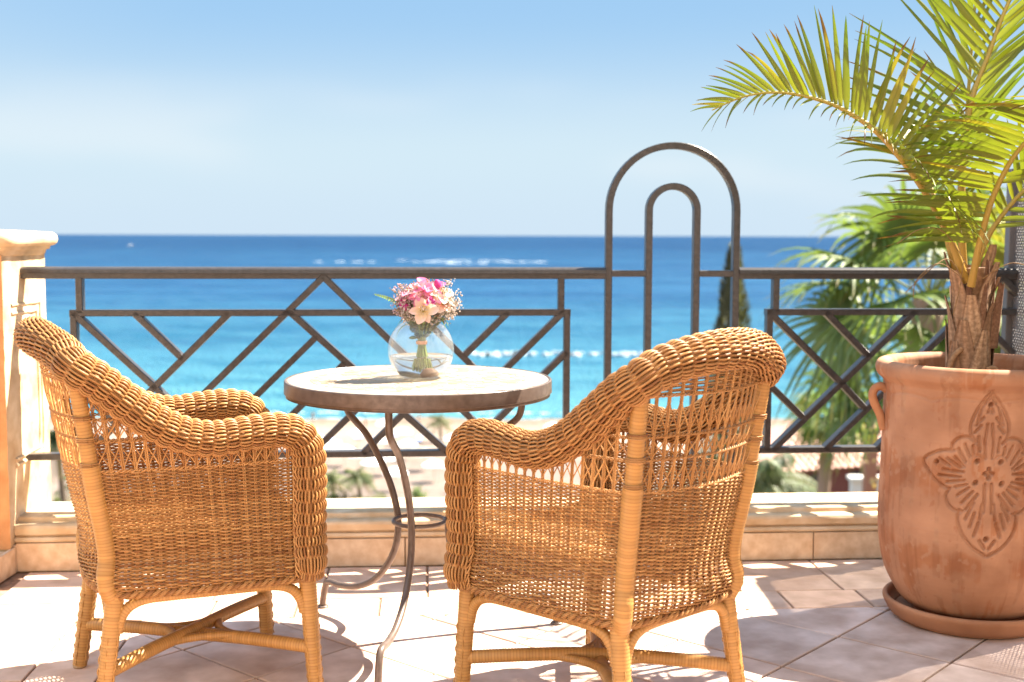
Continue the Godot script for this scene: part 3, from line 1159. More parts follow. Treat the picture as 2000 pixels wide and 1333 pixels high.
# ---------------------------------------------------------------- table
func build_table() -> void:
	var t := thing("bistro_table", "round bistro table with mosaic stone top and three bent dark iron legs", "table", Vector3(-0.257, 0, -3.37))
	var H := 0.725
	var R := 0.367
	var b := MB.new()
	var pr := PackedVector2Array([Vector2(R - 0.009, H - 0.006), Vector2(R - 0.008, H + 0.0005), Vector2(R - 0.002, H + 0.0008), Vector2(R, H - 0.002), Vector2(R + 0.0005, H - 0.034), Vector2(R - 0.002, H - 0.036), Vector2(R - 0.004, H - 0.037), Vector2(R - 0.004, H - 0.044), Vector2(R - 0.012, H - 0.046), Vector2(R - 0.03, H - 0.046), Vector2(R - 0.03, H - 0.03)])
	var rev := PackedVector2Array()
	for i in pr.size():
		rev.append(pr[pr.size() - 1 - i])
	b.lathe(rev, 128, Vector3.ZERO, W)
	part("rim_band", b, M.table_iron, t)
	b = MB.new()
	b.lathe(PackedVector2Array([Vector2(0.001, H - 0.04), Vector2(R - 0.012, H - 0.04), Vector2(R - 0.008, H - 0.035), Vector2(R - 0.008, H - 0.0012), Vector2(0.001, H - 0.0012)]), 96, Vector3.ZERO, Color(0.80, 0.70, 0.58))
	var bed := part("mortar_bed", b, M.stone, t)
	# mosaic: border ring of slips, a thin ring, then irregular stone chips
	var piece := func(poly: PackedVector2Array, k: Color):
		var m := MB.new()
		m.prism(poly, H - 0.005, H + rng.randf_range(-0.0004, 0.0004), 0.0008, k)
		part("mosaic_piece", m, M.stone, bed)
	var pick := func() -> Color:
		var base: Color = [Color(0.66, 0.55, 0.43), Color(0.62, 0.49, 0.35), Color(0.70, 0.62, 0.52), Color(0.60, 0.43, 0.29), Color(0.66, 0.53, 0.38)][rng.randi_range(0, 4)]
		var j := rng.randf_range(0.93, 1.05)
		return Color(base.r * j, base.g * j, base.b * j)
	var ring := func(r0: float, r1: float, n: int, light: Color):
		for i in n:
			var a0 := TAU * (i + 0.03) / n
			var a1 := TAU * (i + 0.97) / n
			var am := (a0 + a1) / 2.0
			var poly := PackedVector2Array([Vector2(cos(a0), sin(a0)) * r0, Vector2(cos(a0), sin(a0)) * r1, Vector2(cos(am), sin(am)) * r1, Vector2(cos(a1), sin(a1)) * r1, Vector2(cos(a1), sin(a1)) * r0])
			var j := rng.randf_range(0.94, 1.04)
			piece.call(poly, Color(light.r * j, light.g * j, light.b * j))
	ring.call(R - 0.049, R - 0.0095, 52, Color(0.70, 0.62, 0.54))
	ring.call(R - 0.068, R - 0.0505, 64, Color(0.76, 0.71, 0.66))
	# Voronoi chips inside
	var seeds := []
	var rin := R - 0.07
	var cell := 0.041
	for i in range(-9, 10):
		for j in range(-9, 10):
			var p := Vector2(i * cell + (cell / 2 if j % 2 else 0.0), j * cell * 0.88) + Vector2(rng.randf_range(-0.011, 0.011), rng.randf_range(-0.011, 0.011))
			if p.length() < rin + 0.02:
				seeds.append(p)
	var circle := PackedVector2Array()
	for i in 48:
		circle.append(Vector2(cos(TAU * i / 48), sin(TAU * i / 48)) * rin)
	for p in seeds:
		var poly := circle
		for q in seeds:
			if p == q or p.distance_to(q) > 0.12:
				continue
			var mid: Vector2 = (p + q) * 0.5
			var d: Vector2 = (p - q).normalized()
			mid += d * 0.0011
			var o: Vector2 = d.orthogonal()
			var half := PackedVector2Array([mid + o * 2.0, mid - o * 2.0, mid - o * 2.0 + d * 4.0, mid + o * 2.0 + d * 4.0])
			var cut := Geometry2D.intersect_polygons(poly, half)
			poly = cut[0] if cut.size() else PackedVector2Array()
			if poly.is_empty():
				break
		if poly.size() > 2:
			piece.call(poly, pick.call())
	# legs
	var dirs := [Vector3(-0.309, 0, -0.25), Vector3(0.385, 0, -0.10), Vector3(-0.075, 0, 0.40)]
	for d0 in dirs:
		var d: Vector3 = (d0 as Vector3).normalized()
		var prof := [Vector2(0.295, 0.685), Vector2(0.295, 0.655), Vector2(0.292, 0.625), Vector2(0.280, 0.602), Vector2(0.248, 0.578), Vector2(0.205, 0.545), Vector2(0.160, 0.49), Vector2(0.115, 0.42), Vector2(0.088, 0.35), Vector2(0.082, 0.30), Vector2(0.092, 0.24), Vector2(0.125, 0.18), Vector2(0.18, 0.125), Vector2(0.25, 0.092), Vector2(0.32, 0.082), Vector2(0.365, 0.084), Vector2(0.383, 0.076), Vector2(0.392, 0.055), Vector2(0.398, 0.03), Vector2(0.402, 0.006)]
		var path := PackedVector3Array()
		for q in prof:
			path.append(d * q.x + Vector3.UP * q.y)
		b = MB.new()
		b.tube(spline(path, 5), 0.0098, 12, W)
		var leg := part("leg", b, M.table_iron, t)
		b = MB.new()
		b.lathe(PackedVector2Array([Vector2(0.001, 0.0), Vector2(0.018, 0.0), Vector2(0.0185, 0.003), Vector2(0.015, 0.0065), Vector2(0.001, 0.007)]), 18, d * 0.402, W)
		part("foot_plate", b, M.table_iron, leg)
	b = MB.new()
	var rp := PackedVector3Array()
	for i in 49:
		rp.append(Vector3(cos(TAU * i / 48.0) * 0.072, 0.325, sin(TAU * i / 48.0) * 0.072))
	b.tube(rp, 0.0062, 10, W, false)
	part("tie_ring", b, M.table_iron, t)

# ---------------------------------------------------------------- vase with flowers
func petal(m: MB, base: Vector3, out: Vector3, up: Vector3, L: float, wid: float, curl: float, c0: Color, c1: Color) -> void:
	var side := out.cross(up).normalized()
	var pts := PackedVector3Array()
	var cols := []
	for r in 7:
		var f := r / 6.0
		var w := wid * sin(PI * clampf(0.10 + f * 0.86, 0, 1)) ** 0.8
		var c := base + out * (L * f) + up * (L * (0.55 * f - curl * f * f))
		for k in 5:
			var g := (k - 2) / 2.0
			pts.append(c + side * (g * w) + up * (g * g * w * 0.35))
			var cc := c0.lerp(c1, smoothstep(0.1, 0.75, f))
			if absf(g) < 0.3 and f > 0.2 and f < 0.8:
				cc = cc.lerp(c0, 0.35)
			cols.append(cc)
	m.grid(pts, 5, false, cols)

func bloom(at: Vector3, face: Vector3, size: float, c0: Color, c1: Color, under: Node3D) -> void:
	var f := face.normalized()
	var a := f.cross(Vector3.UP).normalized() if absf(f.y) < 0.95 else Vector3.RIGHT
	var b2 := f.cross(a).normalized()
	var m := MB.new()
	var head := part("bloom", _stamens(at, f, a, b2, size), M.petal, under)
	for i in 6:
		var ang := TAU * i / 6.0 + rng.randf_range(-0.15, 0.15)
		var o := a * cos(ang) + b2 * sin(ang)
		m = MB.new()
		var inner := i % 2 == 0
		petal(m, at + o * size * 0.06, o, f, size * rng.randf_range(0.9, 1.08), size * (0.3 if inner else 0.42), rng.randf_range(0.15, 0.7), c0, c1)
		part("petal", m, M.petal, head)

func _stamens(at: Vector3, f: Vector3, a: Vector3, b2: Vector3, size: float) -> MB:
	var m := MB.new()
	m.ball(at, Vector3.ONE * size * 0.13, Color(0.45, 0.42, 0.10), 8, 5)
	for i in 6:
		var ang := TAU * i / 6.0 + 0.4
		var o := a * cos(ang) + b2 * sin(ang)
		m.tube(PackedVector3Array([at, at + f * size * 0.4 + o * size * 0.08, at + f * size * 0.62 + o * size * 0.22]), size * 0.018, 4, Color(0.62, 0.45, 0.30))
		m.ball(at + f * size * 0.64 + o * size * 0.23, Vector3.ONE * size * 0.045, Color(0.35, 0.22, 0.04), 5, 4)
	return m

func build_vase() -> void:
	var c := Vector3(-0.252, 0.7255, -3.385)
	var t := thing("glass_vase", "round clear glass fishbowl vase half full of water on the mosaic table", "vase", c)
	var R := 0.0915
	var prof := PackedVector2Array()
	var pin := PackedVector2Array()
	var a0 := -1.02
	for i in 31:
		var a := lerpf(a0, 1.10, i / 30.0)
		prof.append(Vector2(cos(a) * R, 0.078 + sin(a) * R))
		pin.append(Vector2(cos(a) * (R - 0.0022), 0.078 + sin(a) * (R - 0.0022)))
	var full := PackedVector2Array([Vector2(0.0005, 0.0012), Vector2(0.046, 0.0004)])
	full.append_array(prof)
	full.append(Vector2(cos(1.10) * R + 0.001, 0.078 + sin(1.10) * R + 0.002))
	var b := MB.new()
	b.lathe(full, 64, Vector3.ZERO, W)
	var rim := PackedVector3Array()
	for i in 49:
		rim.append(Vector3(cos(TAU * i / 48.0), 0, sin(TAU * i / 48.0)) * (cos(1.10) * R) + Vector3.UP * (0.078 + sin(1.10) * R + 0.0015))
	part("bowl", b, M.glass, t)
	b = MB.new()
	b.tube(rim, 0.0016, 8, W, false)
	part("rim", b, M.glass, t)
	# water
	b = MB.new()
	var wl := PackedVector2Array([Vector2(0.0005, 0.004)])
	for i in 16:
		var a := lerpf(a0, -0.215, i / 15.0)
		wl.append(Vector2(cos(a) * (R - 0.003), 0.078 + sin(a) * (R - 0.003) + 0.0018))
	var top := wl[wl.size() - 1]
	wl.append(Vector2(top.x - 0.001, top.y + 0.0006))
	wl.append(Vector2(0.0005, top.y + 0.0004))
	b.lathe(wl, 64, Vector3.ZERO, W)
	part("water", b, M.water, t)
	# pebbles lie inside: things of their own
	var pe := [[Vector3(-0.030, 0.017, 0.018), Vector3(0.034, 0.012, 0.02), Color(0.07, 0.045, 0.03), "dark brown pebble lying left in the glass vase"], [Vector3(0.022, 0.021, 0.024), Vector3(0.024, 0.015, 0.019), Color(0.16, 0.065, 0.035), "red brown rounded pebble at the front of the glass vase"], [Vector3(0.042, 0.016, -0.012), Vector3(0.019, 0.011, 0.02), Color(0.45, 0.26, 0.10), "pale ochre pebble lying right in the glass vase"], [Vector3(-0.005, 0.015, -0.03), Vector3(0.026, 0.012, 0.018), Color(0.12, 0.09, 0.06), "grey brown pebble at the back of the glass vase"]]
	for q in pe:
		b = MB.new()
		b.ball(Vector3.ZERO, q[1], q[2], 14, 10, 0.10, int(q[0].x * 1000))
		var o := part("pebble", b, M.plain, self)
		o.position = c + q[0]
		tag(o, q[3], "pebble", "pebbles in the vase")
	build_bouquet(c)

func build_bouquet(c: Vector3) -> void:
	var t := thing("flower_bouquet", "tied bouquet of pink and white lilies with filler sprigs standing in the vase", "bouquet", c)
	var b := MB.new()
	# stems: bundle tied at the neck, spreading above and below
	var tie := Vector3(0.002, 0.098, 0.0)
	for i in 20:
		var a := TAU * i / 20.0 + 0.3
		var r := 0.013 * sqrt(rng.randf())
		var lo := Vector3(cos(a) * 0.020 + 0.003, 0.032 + rng.randf() * 0.012, sin(a) * 0.018)
		var hi := Vector3(cos(a) * 0.045 * sqrt(rng.randf()), 0.165 + rng.randf() * 0.05, sin(a) * 0.045)
		var g := rng.randf_range(0.8, 1.2)
		b.tube(spline(PackedVector3Array([lo, tie + Vector3(cos(a), 0, sin(a)) * r * 0.8, tie.lerp(hi, 0.5) + Vector3(cos(a), 0, sin(a)) * 0.004, hi]), 5), 0.0022, 6, Color(0.14 * g, 0.19 * g, 0.05 * g))
	stuff("stem", b, M.stalk, t)
	b = MB.new()
	var tp := PackedVector3Array()
	for i in 60:
		tp.append(tie + Vector3(cos(i * 0.6) * 0.0142, (i / 60.0 - 0.5) * 0.008, sin(i * 0.6) * 0.0142))
	b.tube(tp, 0.0016, 5, Color(0.55, 0.27, 0.13), false)
	part("twine", b, M.plain, t)
	# leaves
	for i in 120:
		var a := rng.randf() * TAU
		var y := rng.randf_range(0.108, 0.205)
		var k := smoothstep(0.095, 0.20, y)
		var p := Vector3(cos(a), 0, sin(a)) * (0.010 + 0.036 * k * sqrt(rng.randf())) + Vector3.UP * y
		var d := Vector3(cos(a) * 0.8, rng.randf_range(0.1, 1.3), sin(a) * 0.8).normalized()
		var m := MB.new()
		leaf(m, p, d, rng.randf_range(0.014, 0.026), rng.randf_range(0.0055, 0.0085), Vector3(rng.randfn(), 1.0, rng.randfn()).normalized(), rng.randf_range(0.0, 0.35), Color(0.05, 0.085, 0.02).lerp(Color(0.15, 0.15, 0.05), rng.randf()), Color(0.09, 0.11, 0.03), 2.0)
		part("leaf", m, M.leaf, t)
	for q in [[Vector3(0.035, 0.165, 0.02), Vector3(1, 0.35, 0.3), 0.05], [Vector3(-0.03, 0.15, 0.02), Vector3(-1, -0.2, 0.3), 0.04], [Vector3(0.03, 0.172, 0.01), Vector3(1, 0.1, 0.5), 0.045], [Vector3(-0.028, 0.165, 0.01), Vector3(-1, 0.1, 0.2), 0.04]]:
		var m := MB.new()
		leaf(m, q[0], (q[1] as Vector3).normalized(), q[2], 0.006, Vector3.UP, 0.5, Color(0.14, 0.24, 0.04), Color(0.20, 0.28, 0.06), 2.0)
		part("leaf", m, M.leaf, t)
	# fern sprig to the left
	b = MB.new()
	var f0 := Vector3(-0.035, 0.195, 0.01)
	var f1 := Vector3(-0.128, 0.232, 0.015)
	b.tube(PackedVector3Array([f0 + Vector3(0.03, -0.05, 0), f0, f0.lerp(f1, 0.5) + Vector3.UP * 0.006, f1]), 0.0008, 5, Color(0.2, 0.3, 0.14))
	for i in 14:
		var p := f0.lerp(f1, i / 14.0) + Vector3.UP * 0.006 * sin(PI * i / 14.0)
		for s in [-1.0, 1.0]:
			leaf(b, p, Vector3(-0.75, s * 0.5, 0.15 * s).normalized(), 0.017 * (1.0 - i / 16.0), 0.0028, Vector3.FORWARD, 0.1, Color(0.30, 0.42, 0.26), Color(0.34, 0.45, 0.30), 2.0)
	part("fern", b, M.leaf, t)
	# blooms
	bloom(Vector3(0.012, 0.190, 0.062), Vector3(0.05, 0.25, 1), 0.038, Color(0.80, 0.60, 0.32), Color(0.86, 0.60, 0.54), t)
	bloom(Vector3(-0.006, 0.240, 0.028), Vector3(-0.25, 1.0, 0.55), 0.044, Color(0.80, 0.62, 0.50), Color(0.78, 0.26, 0.42), t)
	bloom(Vector3(0.022, 0.244, 0.010), Vector3(0.2, 1.0, 0.4), 0.044, Color(0.80, 0.30, 0.38), Color(0.72, 0.16, 0.36), t)
	bloom(Vector3(0.056, 0.227, 0.020), Vector3(0.55, 0.8, 0.6), 0.040, Color(0.80, 0.70, 0.45), Color(0.86, 0.76, 0.68), t)
	bloom(Vector3(0.062, 0.207, 0.036), Vector3(0.6, 0.35, 0.9), 0.030, Color(0.80, 0.35, 0.25), Color(0.84, 0.68, 0.58), t)
	bloom(Vector3(0.004, 0.222, 0.046), Vector3(0.1, 0.6, 1.0), 0.034, Color(0.80, 0.40, 0.40), Color(0.74, 0.20, 0.42), t)
	bloom(Vector3(0.036, 0.227, 0.038), Vector3(0.4, 0.7, 0.9), 0.032, Color(0.80, 0.50, 0.45), Color(0.76, 0.30, 0.50), t)
	bloom(Vector3(-0.030, 0.227, 0.025), Vector3(-0.6, 0.9, 0.5), 0.034, Color(0.75, 0.45, 0.35), Color(0.82, 0.45, 0.52), t)
	# closed magenta buds
	for q in [[Vector3(0.046, 0.258, 0.01), 0.011], [Vector3(-0.046, 0.207, 0.03), 0.012], [Vector3(0.028, 0.218, 0.048), 0.009], [Vector3(0.036, 0.208, 0.052), 0.009], [Vector3(0.022, 0.209, 0.055), 0.008], [Vector3(-0.038, 0.198, 0.042), 0.009]]:
		b = MB.new()
		b.ball(q[0], Vector3(1, 1.35, 1) * q[1], Color(0.55, 0.05, 0.26), 9, 7, 0.12, int(q[0].x * 900))
		part("bud", b, M.petal, t)
	# filler sprigs: fine twigs with tiny pale florets
	b = MB.new()
	for i in 84:
		var a := rng.randf() * TAU
		var tip: Vector3
		if i < 36:
			tip = Vector3(rng.randf_range(-0.075, -0.025), rng.randf_range(0.18, 0.258), rng.randf_range(-0.02, 0.055))
		elif i < 68:
			tip = Vector3(rng.randf_range(0.045, 0.112), rng.randf_range(0.17, 0.27), rng.randf_range(-0.03, 0.05))
		else:
			tip = Vector3(cos(a) * 0.05, rng.randf_range(0.17, 0.22), sin(a) * 0.05 + 0.02)
		var p0 := Vector3(tip.x * 0.3, 0.13, tip.z * 0.3)
		b.tube(spline(PackedVector3Array([p0, p0.lerp(tip, 0.6) + Vector3.UP * 0.006, tip]), 3), 0.0006, 4, Color(0.22, 0.25, 0.10))
		for k in 22:
			var f := rng.randf_range(0.6, 1.05)
			var q := p0.lerp(tip, f) + Vector3(rng.randfn() * 0.006, rng.randfn() * 0.005, rng.randfn() * 0.006)
			var col := Color(0.70, 0.62, 0.58) if i >= 36 else Color(0.62, 0.46, 0.50)
			if rng.randf() < 0.3: col = Color(0.40, 0.30, 0.22)
			b.ball(q, Vector3.ONE * rng.randf_range(0.0014, 0.0030), col, 5, 3)
	stuff("filler_sprig", b, M.petal, t)

# ---------------------------------------------------------------- leaves
# a folded blade; sharp 2 = oval leaf, 1 = long palm leaflet that is widest near its base
func leaf(m: MB, p: Vector3, d: Vector3, L: float, wid: float, up: Vector3, droop: float, c0: Color, c1: Color, sharp := 1.0, tip := Color(0, 0, 0, 0), tip_from := 0.85, fold := 0.35, rows := 7, bend := 0.0) -> void:
	var side := d.cross(up).normalized()
	var n := side.cross(d).normalized()
	var pts := PackedVector3Array()
	var cols := []
	for r in rows + 1:
		var f := float(r) / rows
		var w: float
		if sharp >= 2.0:
			w = wid * sin(PI * clampf(f * 0.97 + 0.02, 0, 1))
		else:
			w = wid * minf(1.0, 0.35 + f * 4.0) * pow(1.0 - f, 0.65)
		w = maxf(w, 0.0003)
		var q := p + d * (L * f) + Vector3.DOWN * (L * droop * (0.7 * f * f + 0.9 * f * f * f * f)) + side * (L * bend * f * f)
		var cc := c0.lerp(c1, f)
		if tip.a > 0.0 and f >= tip_from:
			cc = tip
		pts.append(q - side * w + n * w * fold)
		pts.append(q)
		pts.append(q + side * w + n * w * fold)
		cols.append(cc); cols.append(Color(cc.r * 1.12, cc.g * 1.08, cc.b)); cols.append(cc)
	m.grid(pts, 3, false, cols)

# ---------------------------------------------------------------- terracotta pot with its palm
func pot_strokes() -> Array:
	# grooves of the carved flower, in metres from its centre (x right, y up): x0 y0 x1 y1 width depth
	var s := []
	var px := 0.00142
	var curves := [
		[Vector2(2, 160), Vector2(-12, 142), Vector2(-26, 118), Vector2(-35, 92), Vector2(-33, 72), Vector2(-24, 58)],
		[Vector2(-26, 62), Vector2(-40, 69), Vector2(-57, 65), Vector2(-67, 53), Vector2(-68, 40)],
		[Vector2(-64, 41), Vector2(-85, 39), Vector2(-106, 31), Vector2(-124, 16), Vector2(-113, -5), Vector2(-95, -23), Vector2(-72, -36)],
		[Vector2(-70, -33), Vector2(-77, -48), Vector2(-73, -64), Vector2(-60, -75), Vector2(-47, -76)],
		[Vector2(-52, -74), Vector2(-54, -95), Vector2(-46, -119), Vector2(-28, -143), Vector2(-2, -161)]]
	for sx in [1.0, -1.0]:
		for cu in curves:
			var q3 := PackedVector3Array()
			for q in cu:
				q3.append(Vector3(q.x, q.y, 0))
			var sm := spline(q3, 4)
			for i in sm.size() - 1:
				s.append([sm[i].x * sx * px, sm[i].y * px, sm[i + 1].x * sx * px, sm[i + 1].y * px, 0.0046, 0.0085])
	var inner := [
		[0, 150, -16, 128], [-16, 128, -22, 100], [-4, 118, -2, 124],
		[-4, 95, -8, 60], [-8, 60, -6, 30], [-12, 108, -24, 92], [-16, 92, -27, 78], [-20, 70, -14, 36], [-30, 52, -18, 24], [-44, 54, -24, 22], [-56, 44, -30, 14],
		[-62, 28, -34, 8], [-76, 24, -50, 8], [-92, 22, -72, 10], [-84, 2, -40, 0], [-92, -10, -50, -10], [-76, -22, -44, -16], [-60, -30, -30, -18], [-56, -46, -26, -22], [-48, -60, -20, -26], [-40, -72, -16, -34], [-40, -90, -26, -58], [-32, -106, -24, -78], [-24, -122, -16, -96],
		[-6, -20, -9, -110], [-14, -130, -4, -146], [-10, -60, -14, -90]]
	for q in inner:
		var en := Vector2(q[2], q[3])
		if absf(en.x) > 12.0 and en.length() < 46.0:
			en = en.normalized() * 46.0
		for sx in [1.0, -1.0]:
			s.append([q[0] * sx * px, q[1] * px, en.x * sx * px, en.y * px, 0.0044, 0.0085])
	for q in [[-22, 22], [22, 22], [-24, -20], [24, -20], [0, 132], [-98, 14], [98, 14], [-2, -128]]:
		s.append([q[0] * px, q[1] * px, q[0] * px + 0.001, q[1] * px + 0.002, 0.0070, 0.016])
	for q in [[0, 9], [0, -9], [7, 0], [-7, 0]]:
		s.append([q[0] * px, q[1] * px, 0.0, 0.0, 0.006, 0.014])
	for q in [[-22, 22], [22, 22]]:
		for k in 8:
			var a := k * PI / 8 + 0.3
			var b := (k + 1) * PI / 8 + 0.3
			s.append([(q[0] + cos(a) * 13) * px, (q[1] + sin(a) * 13) * px, (q[0] + cos(b) * 13) * px, (q[1] + sin(b) * 13) * px, 0.003, 0.003])
	return s

func build_pot(c: Vector3) -> void:
	var t := thing("terracotta_pot", "big terracotta pot carved with a flower cross and one loop handle", "plant pot", c)
	var prof := [Vector2(0.15, 0.045), Vector2(0.178, 0.048), Vector2(0.196, 0.06), Vector2(0.215, 0.09), Vector2(0.236, 0.13), Vector2(0.251, 0.175), Vector2(0.260, 0.23), Vector2(0.2645, 0.29), Vector2(0.2645, 0.36), Vector2(0.262, 0.43), Vector2(0.259, 0.52), Vector2(0.2575, 0.60), Vector2(0.257, 0.655), Vector2(0.258, 0.685), Vector2(0.262, 0.702), Vector2(0.270, 0.712), Vector2(0.279, 0.722), Vector2(0.2825, 0.735), Vector2(0.281, 0.748), Vector2(0.274, 0.758), Vector2(0.262, 0.762), Vector2(0.249, 0.759), Vector2(0.240, 0.750), Vector2(0.237, 0.735), Vector2(0.236, 0.70), Vector2(0.236, 0.64)]
	var cv := Curve3D.new()
	var pr3 := PackedVector3Array()
	for q in prof:
		pr3.append(Vector3(q.x, q.y, 0))
	var fine := resample(spline(pr3, 5), 0.0029)
	var seg := 640
	var strokes := pot_strokes()
	var fn := FastNoiseLite.new()
	fn.seed = 31
	fn.frequency = 1.0
	var fn2 := FastNoiseLite.new()
	fn2.seed = 77
	fn2.frequency = 1.0
	fn2.fractal_octaves = 4
	# the flower faces the viewer: its middle at this bearing
	var face := PI / 2 + 0.21
	var pts := PackedVector3Array()
	var cols := []
	for q in fine:
		for k in seg:
			var a := TAU * k / seg
			var r := q.x
			var outside := r > 0.243
			var h := fn.get_noise_3d(cos(a) * 2.5, q.y * 4.0, sin(a) * 2.5) * 0.0018 + fn.get_noise_2d(q.y * 60.0, 3.0) * 0.0005
			if outside:
				var da := wrapf(a - face, -PI, PI)
				var x := -da * r
				var y: float = q.y - 0.478
				if absf(x) < 0.185 and absf(y) < 0.24:
					var cut := 0.0
					for s in strokes:
						var ax: float = s[0]
						var ay: float = s[1]
						var vx: float = s[2] - ax
						var vy: float = s[3] - ay
						var wx := x - ax
						var wy := y - ay
						if absf(wx) > 0.06 or absf(wy) > 0.08:
							continue
						var u := clampf((wx * vx + wy * vy) / maxf(vx * vx + vy * vy, 1e-9), 0.0, 1.0)
						var ex := wx - vx * u
						var ey := wy - vy * u
						var d2 := ex * ex + ey * ey
						var ww: float = s[4]
						if d2 < ww * ww * 4.0:
							var dd := sqrt(d2) / ww
							cut = maxf(cut, (s[5] as float) * maxf(0.0, 1.0 - dd * dd))
					h -= cut
				# scratched wave under the rim
				var wy2: float = q.y - (0.672 + 0.012 * absf(sin(a * 5.0 + 0.6)) - 0.004)
				if absf(wy2) < 0.006 and sin(a * 3.0 + 1.0) > -0.75:
					h -= 0.0025 * (1.0 - pow(wy2 / 0.006, 2.0))
				# throwing line under the lip
				h -= 0.0012 * exp(-pow((q.y - 0.698) / 0.004, 2.0))
			pts.append(Vector3(cos(a) * (r + h), q.y, sin(a) * (r + h)))
			# salt bloom and rubbed patches
			var nz := fn2.get_noise_3d(cos(a) * 1.6, q.y * 5.0, sin(a) * 1.6)
			var nz2 := fn2.get_noise_3d(cos(a) * 7.0 + 9.0, q.y * 22.0, sin(a) * 7.0)
			var cc := Color(1, 1, 1)
			cc = cc.lerp(Color(1.22, 1.5, 1.9), smoothstep(0.06, 0.30, nz) * 0.85)
			cc = cc.lerp(Color(0.90, 0.72, 0.54), smoothstep(0.04, 0.30, -nz) * 0.85)
			cc = cc.lerp(Color(1.22, 1.55, 2.0), smoothstep(0.24, 0.42, nz2) * 0.6)
			var drip := fn2.get_noise_3d(cos(a) * 6.0, q.y * 1.1 + 5.0, sin(a) * 6.0)
			cc = cc.lerp(Color(cc.r * 0.78, cc.g * 0.72, cc.b * 0.66), smoothstep(0.08, 0.32, drip) * 0.7)
			cc = cc.lerp(Color(1.18, 1.42, 1.75), smoothstep(0.14, 0.36, -drip) * 0.5)
			cc = cc.lerp(Color(0.8, 0.62, 0.5), smoothstep(0.38, 0.5, -nz2) * 0.6)
			cols.append(cc)
	var b := MB.new()
	b.grid(pts, seg, true, cols, false)
	part("body", b, M.clay, t)
	b = MB.new()
	var hp := PackedVector3Array()
	for q in [Vector2(0.252, 0.672), Vector2(0.268, 0.682), Vector2(0.284, 0.678), Vector2(0.293, 0.662), Vector2(0.291, 0.642), Vector2(0.281, 0.62), Vector2(0.270, 0.598), Vector2(0.264, 0.575), Vector2(0.258, 0.555)]:
		hp.append(Vector3(-cos(0.10) * q.x, q.y, -sin(0.10) * q.x))
	b.tube(spline(hp, 6), 0.0125, 12, Color(1.0, 0.9, 0.75))
	part("handle", b, M.clay, t)
	# saucer
	b = MB.new()
	var sp := PackedVector2Array([Vector2(0.001, 0.002), Vector2(0.19, 0.002), Vector2(0.212, 0.006), Vector2(0.226, 0.016), Vector2(0.236, 0.032), Vector2(0.243, 0.046), Vector2(0.2445, 0.055), Vector2(0.241, 0.061), Vector2(0.234, 0.062), Vector2(0.228, 0.056), Vector2(0.222, 0.04), Vector2(0.21, 0.026), Vector2(0.19, 0.022), Vector2(0.001, 0.022)])
	var sp3 := PackedVector3Array()
	for q in sp:
		sp3.append(Vector3(q.x, q.y, 0))
	var sfine := PackedVector2Array()
	for q in spline(sp3, 4):
		sfine.append(Vector2(q.x, q.y))
	var o := thing("pot_saucer", "round terracotta saucer under the big carved pot", "saucer", c)
	b.lathe(sfine, 120, Vector3.ZERO, Color(0.95, 0.9, 0.82), 0.003)
	b.lathe(PackedVector2Array([Vector2(0.001, 0.0215), Vector2(0.15, 0.0215), Vector2(0.16, 0.03), Vector2(0.16, 0.046), Vector2(0.001, 0.046)]), 48, Vector3.ZERO, Color(0.8, 0.7, 0.6))
	part("dish", b, M.clay, o)
	# soil, with a few lumps of pale gravel
	b = MB.new()
	var fs := FastNoiseLite.new()
	fs.frequency = 18.0
	var sp2 := PackedVector3Array()
	for r in 24:
		for k in 64:
			var a := TAU * k / 64
			var rr := 0.238 * r / 23.0 + 0.0005
			sp2.append(Vector3(cos(a) * rr, 0.700 + 0.014 * fs.get_noise_2d(cos(a) * rr, sin(a) * rr) + 0.012 * (1.0 - rr / 0.24), sin(a) * rr))
	b.grid(sp2, 64, true, W, true)
	var soil := part("potting_soil", b, M.soil, self)
	soil.position = c
	tag(soil, "dark earth filling the terracotta pot round the palm trunk", "soil", "", "stuff")
	for i in 9:
		b = MB.new()
		b.ball(Vector3.ZERO, Vector3(rng.randf_range(0.007, 0.013), rng.randf_range(0.006, 0.01), rng.randf_range(0.007, 0.012)), Color(0.36, 0.29, 0.25), 9, 6, 0.18, i * 7)
		var g := part("gravel_lump", b, M.plain, self)
		g.position = c + Vector3(-0.175 + rng.randf() * 0.06, 0.719 + rng.randf() * 0.010, -0.01 + rng.randf() * 0.09)
		tag(g, "pale lump of gravel on the soil left of the palm trunk", "gravel", "gravel lumps on the pot soil")

